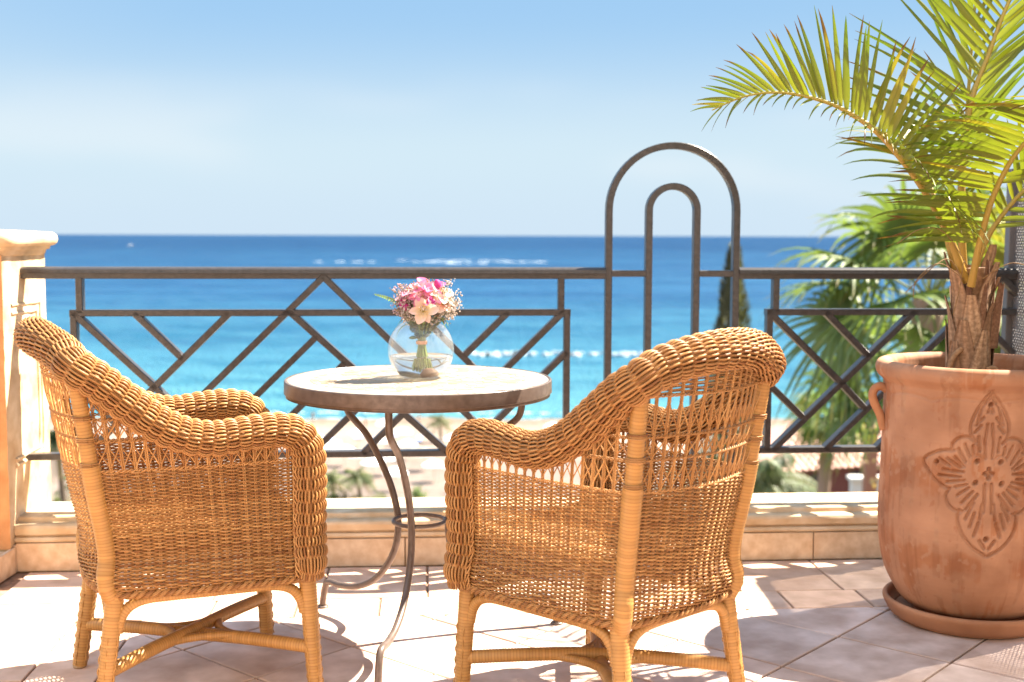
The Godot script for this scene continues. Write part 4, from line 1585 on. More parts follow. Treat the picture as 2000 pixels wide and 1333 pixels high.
func frond(called: String, palm: Node3D, path: PackedVector3Array, r0: float, sides: Array, sd: int) -> void:
	# sides: arrays [direction, count, from, to, length root, length middle, length tip, lean, droop]
	var rg := RandomNumberGenerator.new()
	rg.seed = sd
	var sp := spline(path, 8)
	var cv := Curve3D.new()
	for q in sp:
		cv.add_point(q)
	var L := cv.get_baked_length()
	var rad := PackedFloat32Array()
	var cols := []
	for i in sp.size():
		var f := float(i) / (sp.size() - 1)
		rad.append(lerpf(r0, 0.0018, pow(f, 0.8)))
		cols.append(Color(0.34, 0.20, 0.035).lerp(Color(0.30, 0.27, 0.04), f))
	var b := MB.new()
	b.tube(sp, rad, 8, cols)
	var fr := part(called, b, M.stalk, palm)
	for s in sides:
		var dir0: Vector3 = (s[0] as Vector3).normalized()
		var cnt: int = s[1]
		for i in cnt:
			var u := (i + 0.5 + rg.randf_range(-0.2, 0.2)) / cnt
			var f: float = lerpf(s[2], s[3], u)
			var p := cv.sample_baked(L * f)
			var tg := (cv.sample_baked(minf(L * f + 0.02, L)) - cv.sample_baked(maxf(L * f - 0.02, 0.0))).normalized()
			var lat := (dir0 - tg * dir0.dot(tg)).normalized()
			var lean: float = lerpf(s[7], s[7] * 0.35, f) if s.size() < 10 else lerpf(s[7], s[9], u)
			var d := (tg * cos(lean) + lat * sin(lean)).normalized()
			d = (d + Vector3(rg.randf_range(-0.05, 0.05), rg.randf_range(-0.05, 0.05), rg.randf_range(-0.09, 0.09))).normalized()
			var len: float = (lerpf(s[4], s[5], u * 2.0) if u < 0.5 else lerpf(s[5], s[6], u * 2.0 - 1.0)) * rg.randf_range(0.9, 1.06)
			var k := rg.randf()
			var green := Color(0.065, 0.125, 0.010).lerp(Color(0.155, 0.20, 0.018), k)
			var root := green.lerp(Color(0.32, 0.27, 0.05), 0.55)
			if rg.randf() < 0.10:
				green = Color(0.34, 0.24, 0.02)
			var brown := rg.randf()
			var tip := Color(0.13, 0.06, 0.018) if brown < 0.75 else Color(0, 0, 0, 0)
			b = MB.new()
			var upn := lat.cross(tg).normalized()
			upn = (upn + Vector3(rg.randf_range(-0.5, 0.5), rg.randf_range(-0.2, 0.3), rg.randf_range(-0.5, 0.5))).normalized()
			leaf(b, p, d, len, rg.randf_range(0.0070, 0.0112) * clampf(len / 0.2, 0.6, 1.25), upn, (s[8] as float) * rg.randf_range(0.5, 1.8), root, green, 1.0, tip, rg.randf_range(0.74, 0.96), rg.randf_range(0.25, 0.6), 8, rg.randfn() * 0.05)
			part("leaflet", b, M.leaf, fr)

func build_palm(c: Vector3) -> void:
	var t := thing("potted_palm", "young coconut palm with yellow green fronds growing in the carved pot", "palm", c)
	var o := -c
	# trunk: core wrapped in crossing dry leaf sheaths
	var b := MB.new()
	var rg := RandomNumberGenerator.new()
	rg.seed = 12
	var core := PackedVector3Array()
	var cr := PackedFloat32Array()
	for i in 12:
		var y := lerpf(0.67, 1.03, i / 11.0)
		core.append(Vector3(-0.012 - 0.01 * sin(i * 0.5), y, 0))
		cr.append(lerpf(0.050, 0.034, smoothstep(0.0, 1.0, i / 11.0)))
	b.tube(core, cr, 18, Color(0.30, 0.18, 0.10))
	var trunk := part("trunk", b, M.fibre, t)
	for i in 19:
		var lvl := i / 19.0
		var y0 := lerpf(0.60, 0.90, lvl)
		var a0 := i * 2.39996 + 0.4
		var h := rg.randf_range(0.17, 0.22)
		var spread := rg.randf_range(1.0, 1.35)
		var lean := rg.randf_range(-0.25, 0.25)
		var pts := PackedVector3Array()
		var cols := []
		var base := Color(0.40, 0.235, 0.135).lerp(Color(0.66, 0.46, 0.30), rg.randf())
		for r in 12:
			var f := r / 11.0
			var y := y0 + h * f
			var rr := 0.047 + 0.012 * (1.0 - lvl) + 0.006 * f + 0.020 * smoothstep(0.6, 1.0, f) * smoothstep(0.86, 1.04, y)
			for k in 11:
				var g := (k - 5) / 5.0
				var aa := a0 + lean * f + g * spread * (1.0 - 0.84 * pow(f, 0.8))
				var bulge := 0.0035 * (1.0 - g * g) + 0.0012 * sin(g * 14.0 + i) + 0.004 * smoothstep(0.75, 1.0, absf(g)) * f
				pts.append(Vector3(cos(aa) * (rr + bulge) - 0.012, y, sin(aa) * (rr + bulge)))
				var st := 0.85 + 0.2 * sin(g * 23.0 + i * 2.0)
				var edge := smoothstep(0.78, 1.0, absf(g))
				cols.append(Color(base.r * st, base.g * st, base.b * st).lerp(Color(0.17, 0.085, 0.045), edge * 0.75))
		b = MB.new()
		b.grid(pts, 11, false, cols)
		part("leaf_sheath", b, M.fibre, trunk)
	# cut leaf bases standing up on the right and a curled one on the left
	for q in [[Vector3(0.030, 0.86, 0.02), Vector3(0.046, 1.035, 0.015), 0.014], [Vector3(0.040, 0.80, 0.03), Vector3(0.062, 0.985, 0.035), 0.016], [Vector3(0.018, 0.90, 0.03), Vector3(0.022, 1.05, 0.03), 0.010], [Vector3(-0.03, 0.85, 0.045), Vector3(-0.036, 0.985, 0.045), 0.014], [Vector3(0.0, 0.86, 0.05), Vector3(0.012, 0.99, 0.05), 0.013]]:
		b = MB.new()
		var pts := PackedVector3Array()
		var cols := []
		for r in 8:
			var f := r / 7.0
			var p: Vector3 = (q[0] as Vector3).lerp(q[1], f)
			var w: float = q[2] * (1.0 - 0.55 * f)
			for k in 8:
				var a := TAU * k / 8
				pts.append(p + Vector3(cos(a) * w * 1.2, 0.006 * sin(k * 2.4) * f, sin(a) * w * 0.45))
				cols.append(Color(0.30, 0.17, 0.10).lerp(Color(0.20, 0.10, 0.06), f))
		b.grid(pts, 8, true, cols, false)
		part("cut_leaf_base", b, M.fibre, trunk)
	for q in [[Vector3(-0.052, 0.70, 0.035), Vector3(-0.082, 0.735, 0.05), Vector3(-0.074, 0.775, 0.05), Vector3(-0.05, 0.80, 0.045)], [Vector3(0.03, 0.70, 0.05), Vector3(0.045, 0.73, 0.062), Vector3(0.038, 0.745, 0.06), Vector3(0.02, 0.74, 0.055)]]:
		b = MB.new()
		b.tube(spline(PackedVector3Array(q), 5), 0.0085, 8, Color(0.42, 0.25, 0.13))
		part("dry_sheath", b, M.fibre, trunk)
	# loose fibres
	for q in [[Vector3(1.285, 0.995, -3.50), Vector3(1.23, 1.055, -3.46), Vector3(1.17, 1.035, -3.42), Vector3(1.09, 0.965, -3.40)], [Vector3(1.285, 1.0, -3.50), Vector3(1.19, 1.045, -3.43), Vector3(1.12, 1.0, -3.40), Vector3(1.105, 0.955, -3.38)], [Vector3(1.30, 1.03, -3.5), Vector3(1.2, 1.13, -3.42), Vector3(1.12, 1.14, -3.38), Vector3(1.05, 1.10, -3.36)], [Vector3(1.34, 1.0, -3.5), Vector3(1.40, 1.045, -3.46), Vector3(1.46, 1.03, -3.44), Vector3(1.52, 0.99, -3.42)], [Vector3(1.305, 0.99, -3.49), Vector3(1.275, 1.05, -3.47), Vector3(1.262, 0.98, -3.46), Vector3(1.245, 0.90, -3.46)]]:
		var path := PackedVector3Array()
		for p in q:
			path.append((p as Vector3) + o)
		b = MB.new()
		b.tube(spline(path, 6), 0.0013, 5, Color(0.33, 0.20, 0.08))
		part("loose_fibre", b, M.fibre, trunk)
	var P := func(list: Array) -> PackedVector3Array:
		var out := PackedVector3Array()
		for q in list:
			out.append((q as Vector3) + o)
		return out
	# long frond that arches out to the left
	frond("frond", t, P.call([Vector3(1.30, 0.99, -3.52), Vector3(1.235, 1.13, -3.50), Vector3(1.14, 1.265, -3.46), Vector3(1.022, 1.392, -3.43), Vector3(0.93, 1.455, -3.42), Vector3(0.849, 1.489, -3.41), Vector3(0.735, 1.510, -3.40), Vector3(0.636, 1.500, -3.40), Vector3(0.545, 1.462, -3.40)]), 0.013,
		[[Vector3(0.12, 1, 0.12), 44, 0.30, 0.985, 0.27, 0.285, 0.075, 1.55, 0.05, 0.42], [Vector3(0.6, -0.5, 0.6), 22, 0.16, 0.62, 0.24, 0.20, 0.07, 1.3, 0.25, 1.0], [Vector3(-0.1, -0.7, 0.9), 15, 0.60, 0.98, 0.07, 0.06, 0.09, 1.0, 0.2, 0.5]], 5)
	# tall frond that rises to the right out of sight
	frond("frond", t, P.call([Vector3(1.305, 1.0, -3.55), Vector3(1.292, 1.25, -3.56), Vector3(1.31, 1.49, -3.56), Vector3(1.355, 1.63, -3.56), Vector3(1.40, 1.77, -3.55), Vector3(1.47, 1.93, -3.54), Vector3(1.58, 2.10, -3.52), Vector3(1.74, 2.22, -3.50)]), 0.013,
		[[Vector3(-1, 0.06, 0.1), 43, 0.20, 0.97, 0.40, 0.45, 0.2, 1.30, 0.05, 0.85], [Vector3(0.75, 0.25, 0.75), 32, 0.24, 0.95, 0.33, 0.36, 0.2, 0.62, 0.05, 0.5]], 7)
	# frond that leans right and towards the viewer, its leaflets hanging level to the left
	frond("frond", t, P.call([Vector3(1.30, 0.98, -3.48), Vector3(1.305, 1.10, -3.44), Vector3(1.318, 1.237, -3.38), Vector3(1.355, 1.36, -3.30), Vector3(1.415, 1.435, -3.18), Vector3(1.50, 1.45, -3.02), Vector3(1.60, 1.41, -2.86)]), 0.0125,
		[[Vector3(-1, -0.06, -0.05), 38, 0.13, 0.72, 0.27, 0.34, 0.31, 1.6, 0.06, 1.45], [Vector3(1, 0.1, -0.3), 18, 0.30, 0.95, 0.24, 0.28, 0.15, 1.3, 0.12, 0.7]], 9)
	# upright young frond
	frond("frond", t, P.call([Vector3(1.30, 1.0, -3.57), Vector3(1.312, 1.3, -3.60), Vector3(1.326, 1.561, -3.62), Vector3(1.339, 1.77, -3.63), Vector3(1.352, 1.98, -3.63)]), 0.010,
		[[Vector3(-0.7, 0.2, -0.5), 13, 0.2, 0.95, 0.25, 0.3, 0.15, 0.7, 0.05], [Vector3(0.8, 0.2, -0.4), 13, 0.2, 0.95, 0.25, 0.3, 0.15, 0.8, 0.05]], 13)
	# frond to the right
	frond("frond", t, P.call([Vector3(1.315, 1.0, -3.52), Vector3(1.37, 1.14, -3.52), Vector3(1.47, 1.27, -3.50), Vector3(1.60, 1.35, -3.46), Vector3(1.76, 1.36, -3.42)]), 0.011,
		[[Vector3(0, 1, 0.3), 18, 0.25, 0.97, 0.2, 0.26, 0.12, 1.2, 0.06, 0.6], [Vector3(0.1, -0.8, 0.7), 16, 0.22, 0.97, 0.2, 0.26, 0.12, 1.2, 0.15, 0.6]], 15)
	# frond behind, to the back left
	frond("frond", t, P.call([Vector3(1.295, 1.0, -3.58), Vector3(1.255, 1.2, -3.64), Vector3(1.22, 1.36, -3.74), Vector3(1.19, 1.45, -3.88), Vector3(1.16, 1.47, -4.02)]), 0.010,
		[[Vector3(-1, 0.1, -0.2), 10, 0.25, 0.95, 0.2, 0.26, 0.14, 1.2, 0.15, 0.7], [Vector3(1, 0.1, 0.3), 10, 0.25, 0.95, 0.2, 0.26, 0.14, 1.2, 0.15, 0.7]], 17)

# ---------------------------------------------------------------- sea, shore and what stands beyond the terrace
const KNOTS := [[0.0, -6.0], [6.0, -8.0], [40.0, -13.0], [100.0, -22.0], [125.0, -24.8], [200.0, -28.9], [260.0, -31.0]]
const SEA_Y := -28.9

func ground_y(z: float) -> float:
	var d := -z
	for i in KNOTS.size() - 1:
		var a: Array = KNOTS[i]
		var b: Array = KNOTS[i + 1]
		if d <= b[0]:
			return lerpf(a[1], b[1], clampf((d - a[0]) / (b[0] - a[0]), 0, 1))
	return -31.0

func build_sea_and_shore() -> void:
	# sea: rings that widen with distance, coloured by depth of the water
	var fn := FastNoiseLite.new()
	fn.seed = 9
	fn.frequency = 1.0
	fn.fractal_octaves = 4
	var dist := PackedFloat32Array()
	var d := 150.0
	while d < 60000.0:
		dist.append(d)
		d *= 1.018
	dist.append(60000.0)
	var cols := []
	var pts := PackedVector3Array()
	var na := 300
	for r in dist:
		for k in na + 1:
			var a := lerpf(-1.45, 1.45, float(k) / na)
			var x: float = tan(a * 0.93) * r
			var wave := 0.12 * fn.get_noise_2d(x * 0.02, r * 0.09) if r < 900.0 else 0.0
			pts.append(Vector3(x, SEA_Y + wave, -r))
			var q := 0.5 * fn.get_noise_2d(x * 0.010, r * 0.045) + 0.5 * fn.get_noise_2d(x * 0.0016 + 40.0, r * 0.008) + 0.25 * fn.get_noise_2d(x * 0.05, r * 0.22 + 9.0)
			if r < 1600.0: q += (0.35 * fn.get_noise_2d(x * 0.09, r * 0.30 + 50.0) + 0.25 * fn.get_noise_2d(x * 0.2, r * 0.5)) * clampf((1600.0 - r) / 1200.0, 0, 1)
			var shore := Color(0.062, 0.178, 0.215)
			var shallow := Color(0.032, 0.120, 0.180)
			var middle := Color(0.014, 0.066, 0.140)
			var deep := Color(0.005, 0.036, 0.095)
			var cc: Color
			if r < 290.0: cc = shore.lerp(shallow, clampf((r - 195.0) / 95.0, 0, 1))
			elif r < 620.0: cc = shallow.lerp(middle, (r - 290.0) / 330.0)
			else: cc = middle.lerp(deep, clampf((r - 620.0) / 2600.0, 0, 1))
			cc = cc.lerp(Color(cc.r * 0.35, cc.g * 0.58, cc.b * 0.72), clampf(0.5 + q * 1.9, 0, 1) * 0.9)
			cols.append(cc)
	var b := MB.new()
	b.grid(pts, na + 1, false, cols, true)
	var sea := struct("sea", b, M.sea, "blue sea turning turquoise towards the beach")
	# white wakes far out and the surf on the reef
	var foam := func(x0: float, x1: float, z: float, h: float, deep2: float, sd: int):
		var m := MB.new()
		var rg := RandomNumberGenerator.new()
		rg.seed = sd
		var n := int((x1 - x0) / (deep2 * 0.55)) + 2
		for i in n:
			var x := lerpf(x0, x1, (i + rg.randf()) / n)
			if fn.get_noise_2d(x * 0.06 * 6.0 / deep2, z) < 0.0:
				continue
			var k := rg.randf_range(0.35, 1.0)
			m.ball(Vector3(x, SEA_Y, z + rg.randf_range(-0.8, 0.8) * deep2), Vector3(deep2 * rg.randf_range(0.4, 1.3), h * k, deep2 * 0.4), Color(0.20, 0.28, 0.34).lerp(Color(0.46, 0.51, 0.54), rg.randf()), 8, 5)
		stuff("foam_streak", m, M.plain, sea)
	foam.call(-214, -140, -1350, 0.8, 5.0, 1)
	foam.call(-125, -62, -1358, 0.8, 5.0, 2)
	foam.call(-70, -25, -1300, 0.9, 5.0, 3)
	foam.call(-22, 36, -1370, 0.75, 5.0, 4)
	foam.call(-150, -5, -1440, 0.4, 6.0, 5)
	foam.call(-11.0, 38.0, -304.0, 1.15, 1.5, 20)
	foam.call(-11.0, 38.0, -307.0, 1.0, 1.3, 21)
	foam.call(-8.0, 38.0, -309.5, 0.9, 1.2, 22)
	foam.call(-60, 40, -198.5, 0.12, 1.0, 41)
	foam.call(-60, 30, -206.0, 0.15, 0.7, 42)
	# land from the garden under the terrace to the sea floor
	b = MB.new()
	var gp := PackedVector3Array()
	var gc := []
	var zs := [3.0, 0.0, -6.0, -15.0, -25.0, -40.0, -55.0, -70.0, -85.0, -100.0, -110.0, -118.0, -125.0, -135.0, -145.0, -155.0, -165.0, -175.0, -185.0, -193.0, -200.0, -220.0, -260.0, -400.0]
	for z in zs:
		for k in 121:
			var x: float = (k - 60) * 6.0
			var y := ground_y(z) + 0.25 * fn.get_noise_2d(x * 0.05, z * 0.05)
			if z >= 0.0: y = -6.0
			if z < -260.0: y = -34.0
			gp.append(Vector3(x, y, z))
			var veg := Color(0.30, 0.27, 0.17) if z > -105.0 else (Color(0.46, 0.41, 0.385) if z > -150.0 else Color(0.60, 0.54, 0.49))
			var j := 0.9 + 0.25 * fn.get_noise_2d(x * 0.3, z * 0.3)
			if z < -190.0: veg = Color(0.40, 0.34, 0.27)
			gc.append(Color(veg.r * j, veg.g * j, veg.b * j))
	b.grid(gp, 121, false, gc, true)
	struct("sandy_ground", b, M.sand, "pale sand of the beach and the slope below the terrace")

func feather_palm(at: Vector3, trunk_h: float, crown: float, n: int, label: String, green: Color, sd: int, group := "", hang := 1.0) -> Node3D:
	var rg := RandomNumberGenerator.new()
	rg.seed = sd
	var t := thing("palm_tree", label, "palm tree", at, group)
	var b := MB.new()
	var tp := PackedVector3Array()
	var tr := PackedFloat32Array()
	for i in 8:
		tp.append(Vector3(0.1 * sin(i * 0.7), trunk_h * i / 7.0 - 0.3, 0.05 * i))
		tr.append(lerpf(0.24, 0.16, i / 7.0) * (1.0 + 0.08 * sin(i * 5.0)) * clampf(crown / 2.4, 0.5, 1.2))
	b.tube(tp, tr, 9, Color(0.16, 0.12, 0.09))
	part("trunk", b, M.bark, t)
	var top := tp[7]
	for i in n:
		var a := TAU * i / n * 2.4 + rg.randf() * 0.6
		var el := lerpf(1.25, -0.55 * hang, pow(float(i) / n, 0.9)) + rg.randf_range(-0.1, 0.1)
		var L := crown * rg.randf_range(0.85, 1.1)
		var dir := Vector3(cos(a) * cos(el), sin(el), sin(a) * cos(el))
		var path := PackedVector3Array()
		for k in 7:
			var f := k / 6.0
			path.append(top + dir * (L * f) + Vector3.DOWN * (L * 0.55 * f * f * hang))
		b = MB.new()
		var g := rg.randf_range(0.75, 1.2)
		var col := Color(green.r * g, green.g * g, green.b * g)
		if i > n * 0.82: col = Color(0.24, 0.17, 0.08)
		b.tube(path, 0.02 * crown / 2.4, 4, Color(0.25, 0.24, 0.08))
		for k in 22:
			var f := (k + 1.5) / 24.0 * 6.0
			var ii := mini(int(f), 5)
			var p := path[ii].lerp(path[ii + 1], f - ii)
			var tg := (path[ii + 1] - path[ii]).normalized()
			var lat := tg.cross(Vector3.UP).normalized()
			for s in [-1.0, 1.0]:
				var dd: Vector3 = (tg * 0.7 + lat * s + Vector3.DOWN * 0.35).normalized()
				leaf(b, p, dd, crown * 0.26 * sin(PI * clampf(0.15 + k / 26.0, 0, 1)) + 0.1, crown * 0.013, Vector3.UP, 0.5 * hang, col, col, 1.0, Color(0, 0, 0, 0), 0.9, 0.4, 3)
		part("frond", b, M.far_leaf, t)
	return t

func fan_palm(at: Vector3, trunk_h: float, leaf_r: float, stalk: float, n: int, label: String, sd: int, el0 := 1.3, el1 := -0.7, skirt := true, green := Color(0.15, 0.215, 0.075)) -> Node3D:
	var rg := RandomNumberGenerator.new()
	rg.seed = sd
	var t := thing("fan_palm", label, "fan palm", at)
	var b := MB.new()
	var tp := PackedVector3Array()
	var tr := PackedFloat32Array()
	for i in 9:
		tp.append(Vector3(0.08 * sin(i * 0.9), trunk_h * i / 8.0 - 0.3, 0))
		tr.append(0.17 + 0.015 * (i % 2))
	b.tube(tp, tr, 10, Color(0.30, 0.20, 0.15))
	part("trunk", b, M.bark, t)
	var top := tp[8]
	for i in n + (7 if skirt else 0):
		var dead := i >= n
		var a := i * 2.39996 + rg.randf() * 0.3
		var el := lerpf(el0, el1, float(i) / n) if not dead else rg.randf_range(-1.35, -1.0)
		var dir := Vector3(cos(a) * cos(el), sin(el), sin(a) * cos(el)).normalized()
		var root := top + dir * 0.1
		var hub := top + dir * stalk * rg.randf_range(0.85, 1.1) + Vector3.DOWN * stalk * 0.12
		b = MB.new()
		b.tube(PackedVector3Array([root, root.lerp(hub, 0.5) + Vector3.UP * 0.03, hub]), 0.014, 5, Color(0.28, 0.30, 0.08) if not dead else Color(0.3, 0.2, 0.1))
		var axis := (hub - root).normalized()
		var lat := axis.cross(Vector3.UP).normalized()
		var nn := lat.cross(axis).normalized()
		var roll := rg.randf_range(-1.2, 1.2)
		var lat2 := (lat * cos(roll) + nn * sin(roll)).normalized()
		nn = (nn * cos(roll) - lat * sin(roll)).normalized()
		lat = lat2
		var g := rg.randf_range(0.7, 1.3)
		var col := Color(green.r * g, green.g * g, green.b * g)
		if dead: col = Color(0.34, 0.22, 0.11)
		elif rg.randf() < 0.1: col = Color(0.25, 0.24, 0.05)
		var nb := 24
		for k in nb:
			var ang := lerpf(-2.1, 2.1, k / (nb - 1.0))
			var dd := (axis * cos(ang) + lat * sin(ang) + nn * (-0.18 + 0.25 * absf(sin(ang)))).normalized()
			var L := leaf_r * (0.72 + 0.28 * cos(ang * 0.6)) * rg.randf_range(0.92, 1.06)
			leaf(b, hub, dd, L, leaf_r * 0.046, nn, 0.18 + 0.25 * rg.randf(), Color(col.r * 1.25, col.g * 1.2, col.b), col, 1.0, Color(0.33, 0.25, 0.10), 0.86, 0.5, 6)
		part("fan_leaf", b, M.far_leaf, t)
	return t

func leafy(at: Vector3, rad: Vector3, n: int, size: float, ca: Color, cb: Color, label: String, called: String, cat: String, sd: int) -> Node3D:
	var rg := RandomNumberGenerator.new()
	rg.seed = sd
	var t := thing(called, label, cat, at)
	var b := MB.new()
	for i in 5:
		b.tube(PackedVector3Array([Vector3(rg.randf_range(-0.1, 0.1), -0.2, 0), Vector3(rg.randf_range(-0.6, 0.6) * rad.x, rad.y * 1.1, rg.randf_range(-0.6, 0.6) * rad.z)]), 0.03 * rad.y, 5, Color(0.18, 0.12, 0.08))
	part("branches", b, M.bark, t)
	b = MB.new()
	var lobes := []
	for i in 9:
		lobes.append([Vector3(rg.randf_range(-0.6, 0.6), rg.randf_range(0.5, 1.5), rg.randf_range(-0.6, 0.6)) * rad, rg.randf_range(0.35, 0.6)])
	for i in n:
		var l: Array = lobes[rg.randi() % 9]
		var v := Vector3(rg.randfn(), rg.randfn(), rg.randfn()).normalized() * pow(rg.randf(), 0.4)
		var p: Vector3 = l[0] + v * rad * (l[1] as float)
		var d := (v + Vector3(rg.randfn(), rg.randfn(), rg.randfn()) * 0.6).normalized()
		var c := ca.lerp(cb, rg.randf())
		leaf(b, p, d, size, size * 0.28, Vector3(rg.randfn(), 1.0, rg.randfn()).normalized(), 0.3, c, c, 2.0, Color(0, 0, 0, 0), 0.9, 0.3, 2)
	stuff("foliage", b, M.far_leaf, t)
	return t

func build_umbrella(label: String, at: Vector3, tint: Color) -> Node3D:
	var t := thing("beach_umbrella", label, "umbrella", at, "beach umbrellas on the sand")
	var b := MB.new()
	b.tube(PackedVector3Array([Vector3(0, -0.1, 0), Vector3(0, 2.2, 0)]), 0.03, 6, Color(0.5, 0.4, 0.3))
	part("pole", b, M.plain, t)
	b = MB.new()
	var pts := PackedVector3Array()
	for r in 5:
		for k in 16:
			var a := TAU * k / 16
			var rr := 1.25 * r / 4.0 * (1.0 if k % 2 else 0.95) + 0.02
			pts.append(Vector3(cos(a) * rr, 2.45 - 0.55 * pow(r / 4.0, 1.4), sin(a) * rr))
	b.grid(pts, 16, true, tint, true)
	for k in 16:
		var a := pts[64 + k]
		var d := pts[64 + (k + 1) % 16]
		b.quad(a, d, d + Vector3.DOWN * 0.15, a + Vector3.DOWN * 0.15, Vector3(a.x, 0, a.z), tint)
	part("canopy", b, M.plain, t)
	return t

func build_lounger(label: String, at: Vector3, tint: Color) -> Node3D:
	var t := thing("beach_lounger", label, "lounger", at, "loungers on the beach")
	var b := MB.new()
	b.box(Vector3(-0.32, 0.28, -0.9), Vector3(0.32, 0.38, 0.45), 0.03, tint)
	part("mattress", b, M.plain, t)
	b = MB.new()
	b.quad(Vector3(-0.32, 0.36, 0.45), Vector3(0.32, 0.36, 0.45), Vector3(0.32, 0.78, 0.95), Vector3(-0.32, 0.78, 0.95), Vector3(0, 1, -1), tint)
	b.quad(Vector3(-0.32, 0.28, 0.48), Vector3(0.32, 0.28, 0.48), Vector3(0.32, 0.70, 0.98), Vector3(-0.32, 0.70, 0.98), Vector3(0, -1, 1), tint)
	part("backrest", b, M.plain, t)
	for x in [-0.28, 0.28]:
		for z in [-0.8, 0.4]:
			b = MB.new()
			b.tube(PackedVector3Array([Vector3(x, 0, z), Vector3(x, 0.3, z)]), 0.025, 5, Color(0.6, 0.6, 0.6))
			part("leg", b, M.plain, t)
	return t

func build_person(label: String, at: Vector3, shirt: Color, turn: float) -> Node3D:
	var t := thing("person", label, "person", at, "")
	t.rotation.y = turn
	var b := MB.new()
	var skin := Color(0.40, 0.22, 0.14)
	# one closed outline from the feet up, limbs joined into it
	b.lathe(PackedVector2Array([Vector2(0.02, 0.80), Vector2(0.15, 0.84), Vector2(0.165, 0.95), Vector2(0.13, 1.10), Vector2(0.16, 1.28), Vector2(0.19, 1.40), Vector2(0.12, 1.46), Vector2(0.055, 1.49), Vector2(0.05, 1.53), Vector2(0.085, 1.58), Vector2(0.095, 1.66), Vector2(0.07, 1.74), Vector2(0.01, 1.77)]), 12, Vector3.ZERO, skin)
	for s in [-1.0, 1.0]:
		b.tube(PackedVector3Array([Vector3(0.08 * s, 0.9, 0), Vector3(0.095 * s, 0.48, 0.03 * s), Vector3(0.10 * s, 0.08, 0.02), Vector3(0.10 * s, 0.03, -0.10)]), PackedFloat32Array([0.085, 0.06, 0.042, 0.035]), 8, skin)
		b.tube(PackedVector3Array([Vector3(0.16 * s, 1.40, 0), Vector3(0.25 * s, 1.12, 0.03), Vector3(0.26 * s, 0.82, -0.06)]), PackedFloat32Array([0.05, 0.04, 0.03]), 8, skin)
	part("body", b, M.plain, t)
	b = MB.new()
	b.lathe(PackedVector2Array([Vector2(0.10, 0.72), Vector2(0.172, 0.80), Vector2(0.176, 0.95), Vector2(0.150, 1.02)]), 12, Vector3.ZERO, shirt)
	part("swimwear", b, M.plain, t)
	b = MB.new()
	b.ball(Vector3(0, 1.69, 0.015), Vector3(0.103, 0.1, 0.105), Color(0.05, 0.03, 0.02), 10, 6)
	part("hair", b, M.plain, t)
	return t

